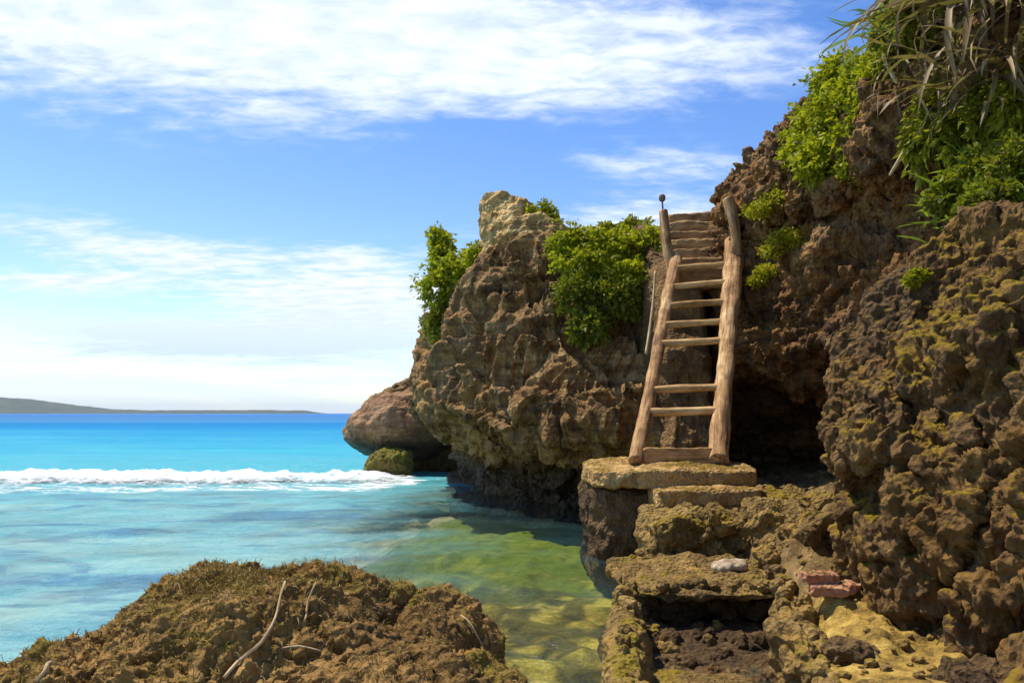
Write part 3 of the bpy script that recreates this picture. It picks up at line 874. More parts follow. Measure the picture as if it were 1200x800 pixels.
# ---------------------------------------------------------------- boulders
def build_boulders():
    # the overhanging boulder beside the stair
    L = [(-0.3, 3.72, 4.5, 1.70, 1.60), (0.2, 3.74, 4.55, 1.68, 1.58), (0.8, 3.68, 4.75, 1.58, 1.54), (1.3, 3.64, 4.95, 1.58, 1.55), (1.75, 3.70, 5.2, 1.48, 1.32),
         (2.15, 3.80, 5.45, 1.32, 1.08), (2.5, 3.95, 5.6, 1.10, 0.92), (2.78, 4.1, 5.8, 0.8, 0.66), (2.92, 4.2, 5.9, 0.4, 0.35)]
    rings = [ellring(cx, cy, z, rx, ry, 10, 0.0, 2.2) for z, cx, cy, rx, ry in L]
    rings.append(np.repeat([[4.2, 5.9, 2.95]], 10, 0))
    V, F = loft(rings, [18, 18, 18, 60, 150, 200, 190, 110, 24, 18], 400, limestone(0.28, 0.95, 0.18, 0.9, 0.12, 3.2, 0.13, 3.4, 0.034, 10.0, seed=21))
    tag(link('boulder', mesh_np('boulder', V, F), M['boulder']), 'huge pitted brown boulder with mossy patches overhanging the sandy path', 'boulder')

    # the weed covered boulder nearest the eye
    L = [(-0.5, -1.0, 2.85, 1.45, 1.0), (0.1, -0.98, 2.85, 1.40, 0.95), (0.45, -0.95, 2.9, 1.18, 0.82), (0.66, -0.90, 2.93, 0.86, 0.66), (0.76, -0.97, 2.96, 0.62, 0.50), (0.84, -1.0, 3.0, 0.34, 0.32), (0.88, -1.02, 3.0, 0.14, 0.14)]
    rings = [ellring(cx, cy, z, rx, ry, 10, 0.0, 2.15) for z, cx, cy, rx, ry in L]
    rings.append(np.repeat([[-1.02, 3.0, 0.885]], 10, 0))
    V, F = loft(rings, [70] * 10, 420, limestone(0.15, 1.5, 0.06, 1.8, 0.045, 6.5, 0.045, 7.0, 0.017, 18.0, seed=33))
    tag(link('boulder', mesh_np('boulder', V, F), M['near_boulder']), 'rounded brown boulder under dry weed with pale twigs on it, in the shallow water', 'boulder')

    # dry weed that covers it: thousands of short curled strands
    P = V[(V[:, 2] > 0.1) & (V[:, 1] < 3.6)]
    idx = RNG.integers(len(P), size=70000)
    p0 = P[idx]
    keep = fbm(p0 * 3.0, 3, 37) > -0.3
    p0 = p0[keep]
    n = len(p0)
    c0 = np.array([-0.85, 2.9, 0.0])
    out = (p0 - c0) * np.array([0.6, 0.8, 1.0])
    out /= np.linalg.norm(out, axis=1)[:, None]
    dr = out * 0.12 + 0.9 * RNG.normal(size=(n, 3))
    dr /= np.linalg.norm(dr, axis=1)[:, None]
    L = (0.012 + 0.030 * RNG.random(n) ** 2)[:, None]
    sd = np.cross(dr, RNG.normal(size=(n, 3)))
    sd /= np.linalg.norm(sd, axis=1)[:, None]
    wd = 0.0014
    q0 = p0 - out * 0.004
    q1 = q0 + dr * L * 0.55 + out * L * 0.14
    q2 = q0 + dr * L + out * L * 0.1 - np.array([0, 0, 0.2]) * L
    W = np.stack([q0 - sd * wd, q0 + sd * wd, q1 - sd * wd, q1 + sd * wd, q2], 1).reshape(-1, 3)
    k = np.arange(n)[:, None] * 5
    near = bpy.data.objects['boulder.001']
    link('weed', mesh_np('weed', W, [k + np.array([[0, 1, 3, 2]]), k + np.array([[2, 3, 4]])], {'rnd': np.repeat(RNG.random(n), 5)}, smooth=False), M['weed'], near, 'stuff')

    def rock(label, n, c, radii, power, seed, mat, a1, s1, a2, s2, pit=0.0, spit=6, rot=(0, 0, 0), group=None, name='rock', cat='rock', under=None):
        V, F = lump(n, radii, power, seed, a1, s1, a2, s2, pit, spit)
        if under:
            lowz = np.maximum(0, 0.05 - V[:, 2])
            V[:, 0] += under[0] * lowz
            V[:, 1] += under[1] * lowz
        V = V @ np.array(Euler(rot).to_matrix()).T
        o = link(name, mesh_np(name, V, F), M[mat])
        o.location = c
        return tag(o, label, cat, group)

    rock('pinkish smooth boulder overhanging the surf at the seaward end of the cliff', 110, (-2.70, 21.0, 1.16), (1.70, 1.5, 0.95), 2.5, 41, 'pink_boulder', 0.20, 0.9, 0.05, 4, 0.05, 4, (0.0, -0.22, 0.1), name='boulder', cat='boulder', under=(0.5, 0.9))
    rock('dark brown rock lying on top of the pinkish boulder', 40, (-2.9, 21.7, 2.12), (0.9, 0.6, 0.28), 2.2, 43, 'promontory', 0.15, 1.5, 0.06, 5, 0.06, 5, (0, -0.3, 0))
    rock('dark rock stem under the pinkish boulder at the waterline', 50, (-2.0, 22.0, 0.3), (1.25, 0.9, 0.75), 2.3, 44, 'dark_rubble', 0.2, 1.2, 0.06, 5, 0.08, 5)
    rock('small round mossy rock in the white surf', 60, (-2.95, 19.4, 0.25), (0.58, 0.5, 0.42), 2.3, 45, 'mossy', 0.10, 2, 0.04, 7, 0.06, 6)
    rock('low lichen covered rock beneath the overhanging boulder, at the frame corner', 70, (2.50, 3.45, 0.20), (0.36, 0.45, 0.40), 2.2, 46, 'boulder', 0.12, 2, 0.04, 8, 0.06, 8)
    rock('dark stone lying on the sandy path', 50, at(996, 768, 4.15), (0.13, 0.12, 0.08), 2.3, 47, 'dark_rubble', 0.06, 4, 0.02, 12, 0.03, 12, (0, 0.1, 0.4))
    rock('added dark rock standing in for the shade under the overhanging boulder, right of the path', 70, (2.16, 3.72, 0.18), (0.26, 0.42, 0.24), 2.4, 54, 'dark_block', 0.12, 2, 0.05, 8, 0.07, 7, (0, 0, -0.2))  # added rock, its dark colour stands in for shade under the boulder
    rock('brown earthy rock ledge carrying green plants behind the crest of the overhanging boulder', 80, (4.75, 7.0, 2.45), (1.15, 0.85, 0.80), 2.5, 55, 'cliff', 0.2, 1.2, 0.06, 5, 0.08, 5)
    rock('white flat stone lying on the ledge below the steps', 24, at(852, 667, 6.5) + Vector((0, 0, 0.02)), (0.14, 0.09, 0.035), 2.2, 48, 'pale_stone', 0.06, 5, 0.008, 18, rot=(0.05, -0.05, 0.1), name='stone', cat='stone')
    rock('brown jagged rock beside the lower steps', 60, at(918, 625, 7.4), (0.34, 0.35, 0.30), 2.5, 49, 'rubble', 0.14, 2.5, 0.05, 8, 0.10, 7)
    rock('yellowish rock between the lower steps and the overhanging boulder', 60, at(955, 632, 6.7), (0.30, 0.30, 0.26), 2.4, 50, 'rubble', 0.12, 2.5, 0.05, 8, 0.10, 7, (0, 0.3, 0.6))
    rock('flat topped rock in front of the dark cave', 60, at(925, 600, 8.6), (0.55, 0.4, 0.25), 2.8, 52, 'rubble', 0.12, 2.0, 0.05, 7, 0.08, 7)
    for k in range(11):
        px, py = 905 + 55 * RNG.random(), 605 + 75 * RNG.random()
        Y = float(np.interp(py, [600, 640, 690], [8.2, 6.9, 5.8]))
        r = 0.07 + 0.10 * RNG.random()
        rock('small jagged rubble rock between the lower steps and the overhanging boulder', 22, at(px, py, Y), (r * 1.2, r, r * 0.8), 2.4, 120 + k, 'rubble' if k % 3 else 'dark_rubble', 0.06, 5, 0.03, 11, 0.03, 10, tuple(RNG.random(3)), 'rubble rocks by the lower steps')
    rock('yellow rounded rock at the foot of the sandy path beside the pool', 60, at(930, 772, 3.9), (0.10, 0.24, 0.14), 2.4, 53, 'rubble', 0.08, 3, 0.03, 9, 0.05, 9)


build_boulders()


# ---------------------------------------------------------------- landing, steps, walled pool
def rough_box(n, lo, hi, power, seed, a1, s1, a2, s2, pit=0.0, spit=6.0):
    lo, hi = np.array(lo, float), np.array(hi, float)
    V, F = lump(n, (hi - lo) / 2, power, seed, a1, s1, a2, s2, pit, spit)
    return V + (hi + lo) / 2, F


def box_obj(name, mat, parent, *a, **k):
    V, F = rough_box(*a, **k)
    return link(name, mesh_np(name, V, F), M[mat], parent)


LA = at(695, 547, 8.25)
LB = at(889, 547, 8.25)


def build_landing():
    t = thing('landing', 'old concrete landing with two steps at the foot of the wooden ladder', 'landing', (0, 0, 0))
    zt = LA.z
    box_obj('slab', 'concrete', t, 90, (LA.x - 0.02, 8.22, zt - 0.25), (LB.x + 0.07, 9.9, zt), 7, 61, 0.035, 1.8, 0.016, 7, 0.03, 7)
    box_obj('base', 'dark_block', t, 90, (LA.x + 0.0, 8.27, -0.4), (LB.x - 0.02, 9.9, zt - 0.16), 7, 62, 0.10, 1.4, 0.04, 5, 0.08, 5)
    sx = at(768, 572, 7.95)
    sr = at(888, 572, 7.95)
    box_obj('step', 'concrete', t, 70, (sx.x, 7.90, sx.z - 0.24), (sr.x + 0.05, 8.5, sx.z), 7, 63, 0.03, 2.2, 0.014, 8, 0.03, 8)
    l0, l1 = at(757, 598, 7.55), at(892, 598, 7.55)
    box_obj('lower_step', 'rubble', t, 110, (l0.x, 7.40, -0.3), (l1.x, 8.4, l0.z), 6, 64, 0.07, 2.2, 0.045, 7, 0.10, 5.5)
    # stones set in the front of the lowest step
    for k in range(26):
        u, v = RNG.random(), RNG.random()
        V, F = lump(8, (0.045 + 0.05 * RNG.random(), 0.06, 0.035 + 0.04 * RNG.random()), 3.2, k + 5, 0.035, 9, 0.015, 20, 0.03, 16)
        o = link('stone', mesh_np('stone', V, F), M['rubble'], t)
        o.location = (l0.x + 0.12 + u * (l1.x - l0.x - 0.24), 7.40 + 0.03 * RNG.random(), 0.16 + 0.42 * v)
        o.rotation_euler = (0, 0.5 * (RNG.random() - 0.5), RNG.random() - 0.5)


def build_pool():
    t = thing('stone_pool', 'rough stone walled pool below the concrete steps', 'pool', (0, 0, 0))
    zc = 0.27
    box_obj('coping', 'rubble', t, 130, (0.78, 5.66, 0.19), (2.1, 7.2, zc), 5, 71, 0.04, 2.2, 0.03, 7, 0.07, 6)
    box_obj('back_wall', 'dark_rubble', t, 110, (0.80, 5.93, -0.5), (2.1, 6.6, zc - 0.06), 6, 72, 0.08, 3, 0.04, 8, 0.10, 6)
    # side walls as lofts along their length
    for name, a, b, w, mat in (('side_wall', (0.80, 5.8), (0.46, 3.0), 0.115, 'rubble'), ('side_wall', (1.98, 5.9), (1.22, 3.0), 0.125, 'rubble')):
        a, b = np.array(a), np.array(b)
        V, F = lump(90, (w, np.linalg.norm(a - b) / 2, 0.36), 4, 73 + int(w * 100), 0.05, 2.6, 0.035, 8, 0.07, 6.5)
        ang = math.atan2(-(a - b)[0], (a - b)[1])
        o = link(name, mesh_np(name, V, F), M[mat], t)
        o.location = ((a[0] + b[0]) / 2, (a[1] + b[1]) / 2, -0.07)
        o.rotation_euler = (0, 0, ang)
    protos = []
    for k in range(5):
        V, F = lump(9, (0.075, 0.06, 0.05), 2.5, k + 31, 0.03, 8, 0.012, 18)
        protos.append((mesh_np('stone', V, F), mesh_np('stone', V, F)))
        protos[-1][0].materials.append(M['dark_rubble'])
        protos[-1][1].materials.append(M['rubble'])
    def put(x, y, z, s, pale):
        me = protos[int(RNG.integers(5))][pale]
        o = link('stone', me, None, t)
        o.location = (x, y, z)
        o.scale = (s * (0.8 + 0.5 * RNG.random()), s, s * (0.8 + 0.4 * RNG.random()))
        o.rotation_euler = tuple(RNG.random(3) * 2.4)
    for k in range(34):                                        # wall behind the pool, its shade put into the dark stones
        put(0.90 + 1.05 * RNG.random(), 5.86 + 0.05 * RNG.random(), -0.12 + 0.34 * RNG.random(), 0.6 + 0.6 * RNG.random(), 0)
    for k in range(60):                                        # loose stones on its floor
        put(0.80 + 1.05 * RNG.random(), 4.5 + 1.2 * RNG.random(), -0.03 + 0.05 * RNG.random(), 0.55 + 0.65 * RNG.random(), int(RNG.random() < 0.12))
    for k in range(22):                                        # along the rim
        put(0.86 + 1.2 * RNG.random(), 5.74 + 0.1 * RNG.random(), zc - 0.02 + 0.03 * RNG.random(), 0.45 + 0.4 * RNG.random(), 1)
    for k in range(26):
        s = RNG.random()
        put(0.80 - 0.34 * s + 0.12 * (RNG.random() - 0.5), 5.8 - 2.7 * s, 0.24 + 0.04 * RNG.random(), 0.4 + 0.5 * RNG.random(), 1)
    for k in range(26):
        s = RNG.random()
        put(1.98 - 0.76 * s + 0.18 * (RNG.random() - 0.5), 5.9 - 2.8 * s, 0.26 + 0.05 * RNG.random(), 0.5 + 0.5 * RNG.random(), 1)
    V, F = lump(50, (0.42, 0.55, 0.12), 3, 77, 0.03, 3, 0.015, 9)
    o = link('floor', mesh_np('floor', V, F), M['rubble'], t)
    o.location = (0.98, 4.12, -0.035)
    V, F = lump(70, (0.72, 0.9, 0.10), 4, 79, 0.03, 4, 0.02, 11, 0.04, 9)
    o = link('floor', mesh_np('floor', V, F), M['dark_rubble'], t)  # shade of the hollow put into the darker floor colour
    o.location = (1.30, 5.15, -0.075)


build_landing()
build_pool()


# ---------------------------------------------------------------- ladder, stair, posts
def lerp(a, b, t):
    return a + (b - a) * t


def build_ladder():
    l0, l1 = at(745, 541, 8.8), at(793, 300, 11.85)
    r0, r1 = at(842, 541, 8.8), at(861, 284, 11.9)
    t = thing('ladder', 'weathered wooden ladder of two thick logs leaning up from the concrete landing', 'ladder', (0, 0, 0))
    def wob(a, b, s):
        return [lerp(a, b, k / 5) + Vector((random.uniform(-s, s), 0, random.uniform(-s, s))) * (1 if 0 < k < 5 else 0) for k in range(6)]
    tube_obj('rail', M['wood'], wob(l0, l1, 0.008), [0.088, 0.082, 0.078, 0.080, 0.085, 0.09], t, segs=20, ring_every=0.05, rough=0.02, seed=3)
    tube_obj('rail', M['wood'], wob(r0, r1, 0.008), [0.115, 0.108, 0.112, 0.122, 0.135, 0.14], t, segs=22, ring_every=0.05, rough=0.025, seed=5)
    ts = [0.185, 0.275, 0.485, 0.585, 0.685, 0.795, 0.905]
    for k, s in enumerate(ts):
        a, b = lerp(l0, l1, s), lerp(r0, r1, s * 0.955)
        d = (b - a)
        up = Vector((0, -0.02, 0.02))
        mid = lerp(a, b, 0.5) + Vector((0, 0, random.uniform(-0.012, 0.012)))
        a = a - d * 0.05 + Vector((0, 0, random.uniform(-0.015, 0.015)))
        b = b + d * 0.05 + Vector((0, 0, random.uniform(-0.015, 0.015)))
        tube_obj('rung', M['rung_wood'], [a + up, mid + up, b + up], [0.048, 0.043, 0.047], t, segs=12, ring_every=0.06, rough=0.012, seed=11 + k)
    # the board across the foot
    a, b = lerp(l0, l1, 0.03), lerp(r0, r1, 0.03)
    V, F = rough_box(30, (a.x + 0.06, a.y - 0.05, LA.z - 0.005), (b.x - 0.04, a.y + 0.03, LA.z + 0.17), 9, 91, 0.012, 4, 0.006, 14)
    link('board', mesh_np('board', V, F, {'tc': V[:, [1, 2, 0]]}), M['rung_wood'], t)

    s = thing('stair', 'flight of rough earth brown steps climbing above the ladder to the cliff top', 'stair', (0, 0, 0))
    N = 7
    for k in range(N):
        f = k / (N - 1)
        Y = 11.75 + 1.75 * f
        pl, pr = at(lerp(788, 786, f), lerp(312, 250, f), Y), at(lerp(848, 846, f), lerp(312, 248, f), Y)
        z = (pl.z + pr.z) / 2
        V, F = rough_box(34, (pl.x - 0.06, Y - 0.04, z - 0.34), (pr.x + 0.06, Y + 0.42, z), 8, 95 + k, 0.03, 3, 0.015, 9)
        link('step', mesh_np('step', V, F, {'tc': V[:, [1, 2, 0]]}), M['step_wood'], s)

    p0, p1 = at(789, 322, 11.72), at(777, 247, 12.0)
    tag(tube_obj('wooden_post', M['wood'], [p0 - Vector((0.03, 0, 0.3)), p0, lerp(p0, p1, 0.55) + Vector((-0.02, 0, 0)), p1], [0.085, 0.085, 0.075, 0.065], segs=14, ring_every=0.06, rough=0.02, seed=61), 'slim wooden post beside the stair, next to the green shrub', 'post', 'wooden posts at the stair')
    q0, q1 = at(862, 316, 11.55), at(853, 232, 11.6)
    tag(tube_obj('wooden_post', M['wood'], [q0 - Vector((0, -0.1, 0.3)), q0, lerp(q0, q1, 0.5) + Vector((0.05, 0, 0)), q1], [0.11, 0.10, 0.075, 0.09], segs=14, ring_every=0.06, rough=0.03, seed=63), 'crooked pale wooden post against the cliff side of the stair', 'post', 'wooden posts at the stair')
    c0 = p1 + Vector((0, 0, -0.05))
    rod = thing('rod', 'thin metal rod with a dark knob on top of the slim stair post', 'rod', c0)
    tube_obj('shaft', M['bark'], [(0, 0, 0), (-0.01, 0, 0.22)], [0.014, 0.012], rod, segs=8)
    V, F, _ = blob(8, (0.05, 0.05, 0.06), 2.4)
    o = link('knob', mesh_np('knob', V, F, {'tc': V}), M['bark'], rod)
    o.location = (-0.01, 0, 0.25)
    a, b = at(757, 415, 11.2), at(768, 318, 11.6)
    tag(tube_obj('pole', M['twig'], [a, lerp(a, b, 0.5) + Vector((0.02, 0, 0)), b], [0.022, 0.02, 0.018], segs=8, ring_every=0.1, rough=0.006, seed=67), 'thin pale pole leaning between the ladder and the green shrub', 'pole')


build_ladder()


def build_twigs():
    def tw(pts, r, lab, seed):
        rr = random.Random(seed)
        q = []
        for a, b in zip(pts[:-1], pts[1:]):
            q += [a, lerp(a, b, 0.5) + Vector((rr.uniform(-1, 1), rr.uniform(-1, 1), rr.uniform(-0.3, 1))) * (b - a).length * 0.10]
        pts = q + [pts[-1]]
        r = [x * 0.72 for x in r]
        r = list(np.interp(np.linspace(0, 1, len(pts)), np.linspace(0, 1, len(r)), r))
        tag(tube_obj('twig', M['twig'], pts, r, segs=8, ring_every=0.03, rough=r[0] * 0.4, rs=30, seed=seed), lab, 'twig', 'pale twigs on the weedy boulder')
    bpy.context.view_layer.update()
    dg = bpy.context.evaluated_depsgraph_get()
    def onto(px, py, up=0.012):
        d = (at(px, py, 5) - cam.location).normalized()
        ok, loc, nor, _, ob, _ = SC.ray_cast(dg, cam.location, d)
        return Vector(loc) + nor * up if ok else at(px, py, 3)
    tw([onto(332, 688, 0.05), onto(322, 715, 0.03), onto(300, 752, 0.02), onto(268, 795, 0.02)], [0.005, 0.006, 0.008, 0.007], 'long pale crooked twig lying down the middle of the weedy boulder', 101)
    tw([onto(370, 700, 0.05), onto(364, 714, 0.02), onto(357, 728, 0.01)], [0.004, 0.005, 0.004], 'short forked pale twig just right of the long twig', 102)
    tw([onto(540, 722, 0.015), onto(553, 740, 0.015), onto(567, 760, 0.015)], [0.005, 0.006, 0.005], 'pale twig near the water edge of the weedy boulder', 103)
    tw([onto(46, 797, 0.01), onto(54, 788, 0.02), onto(62, 779, 0.02)], [0.008, 0.008, 0.006], 'whitish twig stub at the low end of the weedy boulder', 104)
    tw([onto(330, 760, 0.015), onto(352, 757, 0.02), onto(380, 764, 0.015)], [0.003, 0.004, 0.003], 'thin tan twig lying level below the forked twig', 106)
    return onto


onto = build_twigs()


def build_bricks():
    q = onto(972, 700, 0.0)
    for k, (dx, dy, dz, rz, wid, lab) in enumerate(((0.0, 0.0, 0.04, -0.05, 1.0, 'pale edged red brick lying on the head of the sandy path'), (-0.03, 0.08, 0.10, 0.16, 1.0, 'faded pink red brick laid on top of the pale edged one'), (0.15, 0.06, 0.05, 0.5, 0.55, 'broken red brick end beside the two stacked bricks'))):
        V, F = rough_box(16, (-0.115 * wid, -0.06, -0.034), (0.115 * wid, 0.06, 0.034), 6, 80 + k, 0.016, 9, 0.006, 30, 0.012, 24)
        o = link('brick', mesh_np('brick', V, F), M['brick'])
        o.location = q + Vector((dx, dy, dz))
        o.rotation_euler = (0.06, 0.05, rz)
        tag(o, lab, 'brick', 'red bricks at the head of the path')


build_bricks()


# ---------------------------------------------------------------- plants
def leaves(centres, normals, size, aspect=0.45, droop=0.3, seed=0, spread=0.9):
    """one folded leaf of four faces at every centre; returns verts, faces, rnd"""
    rg = np.random.default_rng(seed)
    n = len(centres)
    d = normals + spread * rg.normal(size=(n, 3))
    d[:, 2] += 0.15
    d /= np.linalg.norm(d, axis=1)[:, None]
    r = rg.normal(size=(n, 3))
    s = np.cross(d, r)
    s /= np.linalg.norm(s, axis=1)[:, None]
    nn = np.cross(s, d)
    L = size * (0.6 + 0.8 * rg.random(n))[:, None]
    W = L * aspect * (0.7 + 0.6 * rg.random(n))[:, None]
    base, tip = centres, centres + d * L - np.array([0, 0, 1.0]) * L * droop
    mid = (base + tip) / 2 + nn * L * 0.06
    a, b = mid + s * W / 2 + nn * W * 0.25, mid - s * W / 2 + nn * W * 0.25
    V = np.stack([base, a, mid, b, tip], 1).reshape(-1, 3)
    k = np.arange(n)[:, None] * 5
    F = np.concatenate([k + np.array([[0, 1, 2]]), k + np.array([[0, 2, 3]]), k + np.array([[1, 4, 2]]), k + np.array([[2, 4, 3]])])
    return V, F, np.repeat(rg.random(n), 5)


def crown_points(lobes, per, seed):
    """points through the outer part of lumpy lobes, thinned by noise so that gaps stay open"""
    rg = np.random.default_rng(seed)
    C, Nn = [], []
    for (c, r, w) in lobes:
        n = int(per * w)
        d = rg.normal(size=(n, 3))
        d /= np.linalg.norm(d, axis=1)[:, None]
        rad = 1 - 0.7 * rg.random(n) ** 1.5
        bump = 1 + 0.55 * fbm(d * 2.8 + np.array(c) * 3.1, 4, seed, 0.6)
        p = np.array(c) + d * np.array(r) * (rad * bump)[:, None]
        keep = fbm(p * 4.6, 2, seed + 9) > -0.10
        C.append(p[keep])
        Nn.append(d[keep])
    return np.concatenate(C), np.concatenate(Nn)


def shrub(label, lobes, per, size, mat, foot, seed, name='shrub', group=None, cat='shrub', aspect=0.5, droop=0.2, nst=5):
    base = Vector(foot)
    t = thing(name, label, cat, base, group=group)
    C, Nn = crown_points([((Vector(c) - base)[:], r, w) for c, r, w in lobes], per, seed)
    V, F, rnd = leaves(C, Nn, size, aspect, droop, seed)
    link('foliage', mesh_np('foliage', V, F, {'rnd': rnd}, smooth=False), M[mat], t)
    vs, fs, tcs, nb = [], [], [], 0
    for k in range(nst):
        c, r, w = lobes[k % len(lobes)]
        e = Vector(c) - base + Vector((random.uniform(-.5, .5) * r[0], random.uniform(-.5, .5) * r[1], random.uniform(-.2, .4) * r[2]))
        pts = [Vector((0, 0, 0)), e * 0.45 + Vector((random.uniform(-.05, .05), random.uniform(-.05, .05), 0.02)), e]
        a, f, tc = tube(pts, [0.025, 0.018, 0.007], segs=6, ring_every=0.15)
        vs.append(a)
        fs += [q + nb for q in f]
        tcs.append(tc)
        nb += len(a)
    link('stem', mesh_np('stem', np.concatenate(vs), fs, {'tc': np.concatenate(tcs)}), M['bark'], t)
    return t


def lb(px, py, Y, rx, ry=None, rz=None, w=1.0):
    return (at(px, py, Y), (rx, ry or rx, rz or rx), w)


def build_shrubs():
    shrub('bright green shrub with a taller tuft clinging to the seaward edge of the promontory',
          [lb(518, 300, 16.0, .24, .3, .42, .8), lb(547, 315, 15.3, .52, .4, .32, 1.4), lb(520, 335, 15.8, .50, .4, .42, 1.3), lb(555, 345, 15.0, .28, .3, .3, .7), lb(515, 280, 16.2, .2, .25, .22, .4), lb(562, 305, 14.7, .26, .3, .28, .7), lb(568, 335, 14.2, .2, .25, .34, .5)],
          4200, 0.10, 'leaf', at(530, 370, 15.9), 201)
    shrub('dark leafy shrub hanging below the bright green one on the seaward edge',
          [lb(518, 375, 15.6, .36, .35, .45, 1.0), lb(525, 405, 15.3, .26, .3, .38, .8), lb(545, 365, 14.9, .2, .25, .3, .5)],
          3800, 0.09, 'leaf_dark', at(530, 400, 15.6), 203)
    shrub('small rounded green shrub on top of the yellow rock knob', [lb(634, 255, 14.2, .26, .3, .26, 1.0), lb(648, 268, 14.0, .2, .2, .2, .6)], 3200, 0.08, 'leaf', at(638, 275, 14.2), 205)
    shrub('wide bright green shrub spreading over the promontory next to the stair',
          [lb(668, 288, 13.0, .34, .4, .26, 1), lb(705, 290, 12.9, .42, .4, .28, 1.2), lb(742, 300, 12.8, .38, .4, .34, 1.2), lb(760, 285, 13.0, .22, .3, .26, .6), lb(690, 310, 12.6, .45, .35, .26, 1.1), lb(735, 325, 12.4, .32, .3, .25, .7)],
          4800, 0.09, 'leaf', at(715, 330, 13.1), 207)
    shrub('dark green shrub trailing down the rock face below the wide bright one',
          [lb(680, 345, 12.3, .36, .3, .34, 1), lb(715, 350, 12.2, .36, .3, .34, 1), lb(690, 385, 12.0, .25, .2, .28, .6), lb(740, 350, 12.2, .22, .2, .3, .5)],
          3600, 0.085, 'leaf_dark', at(710, 370, 12.5), 209)
    shrub('low brownish green bush on the skyline behind the wide shrub', [lb(745, 266, 14.0, .26, .25, .16, 1), lb(715, 268, 14.2, .22, .2, .1, .6)], 1800, 0.08, 'leaf_olive', at(740, 278, 14.0), 211)
    shrub('yellow green shrub sprawling along the sloping edge of the high cliff',
          [lb(985, 95, 10.6, .36, .4, .32, 1), lb(958, 150, 10.6, .38, .4, .30, 1.1), lb(985, 135, 10.1, .42, .4, .32, 1.2), lb(962, 188, 10.0, .30, .3, .28, .8), lb(1010, 100, 9.6, .34, .3, .3, .8), lb(1022, 125, 9.3, .26, .3, .3, .6), lb(1000, 165, 9.6, .28, .3, .26, .6), lb(942, 178, 10.4, .24, .3, .22, .5), lb(1030, 92, 9.0, .24, .3, .26, .5), lb(1010, 192, 9.4, .22, .3, .22, .4), lb(1036, 150, 8.9, .2, .25, .24, .4)],
          4300, 0.085, 'leaf', at(985, 160, 10.6), 213)
    shrub('olive bushy plant under the hanging dead leaves at the cliff top',
          [lb(1055, 58, 8.4, .26, .25, .20, 1), lb(1078, 45, 8.2, .22, .2, .2, .8), lb(1040, 40, 8.6, .2, .2, .2, .6), lb(1070, 8, 8.0, .28, .2, .16, .6)],
          3400, 0.07, 'leaf_olive', at(1065, 75, 8.6), 215)
    shrub('yellow green creeper hanging on the shaded wall below the dead leaves',
          [lb(1095, 135, 7.5, .16, .15, .38, .8), lb(1130, 150, 7.2, .22, .15, .36, 1), lb(1165, 140, 6.9, .22, .15, .36, 1), lb(1075, 165, 7.7, .12, .12, .3, .4), lb(1190, 110, 6.7, .2, .15, .3, .6)],
          2300, 0.085, 'leaf_olive', at(1130, 120, 7.6), 217, name='creeper', cat='creeper', droop=0.6)
    shrub('low leafy bush above the overhanging boulder',
          [lb(1120, 225, 6.9, .20, .2, .18, .9), lb(1160, 205, 6.6, .26, .2, .2, 1.1), lb(1190, 195, 6.4, .24, .2, .2, 1), lb(1170, 235, 6.3, .26, .2, .16, .9)],
          2600, 0.075, 'leaf_dark', at(1160, 245, 6.8), 219)
    for k, (px, py, Y, r, lab) in enumerate(((905, 238, 11.3, .20, 'yellow clump of leaves high on the cliff beside the crooked post'),
                                              (922, 285, 10.7, .20, 'yellow clump of leaves midway down the cliff beside the stair'),
                                              (900, 320, 11.0, .17, 'lowest bright yellow clump on the cliff beside the ladder head'),
                                              (1081, 318, 6.6, .045, 'tiny yellow clump at the crest of the overhanging boulder'))):
        q = onto(px, py, 0.05)
        shrub(lab, [((q.x, q.y, q.z), (r * 1.2, r, r * .7), 1.0), ((q.x - r, q.y, q.z - r * .6), (r * .8, r, r * .5), .6)], 900, 0.06 if k < 3 else 0.04, 'leaf_yellow', q + Vector((0, 0.1, -0.1)), 221 + k, name='leafy_clump', group='yellow leafy clumps on the rock', cat='plant', nst=2)


def blade_mesh(name, length, width, bend, mat, seed, segs=7):
    """a long folded strap leaf that starts along +X and bends down by the angle bend"""
    rg = np.random.default_rng(seed)
    V, p, a = [], np.zeros(3), 0.0
    for k in range(segs + 1):
        s = k / segs
        w = width * (0.55 + 0.9 * s) * (1 - s ** 3) if s < 1 else 0.0
        w = max(w, width * 0.03)
        dirn = np.array([math.cos(a), 0, -math.sin(a)])
        up = np.array([math.sin(a), 0, math.cos(a)])
        side = np.array([0, 1.0, 0]) + 0.35 * rg.normal() * up
        V += [p + side * w + up * w * 0.45, p - up * 0.0, p - side * w + up * w * 0.45]
        p = p + dirn * length / segs
        a += bend / segs * (0.5 + s) + 0.17 * rg.normal()
    i = np.arange(segs)[:, None] * 3
    F = np.concatenate([i + np.array([[0, 3, 4, 1]]), i + np.array([[1, 4, 5, 2]])])
    rnd = np.full(len(V), rg.random())
    me = mesh_np(name, np.array(V), F, {'rnd': rnd})
    me.materials.append(mat)
    return me


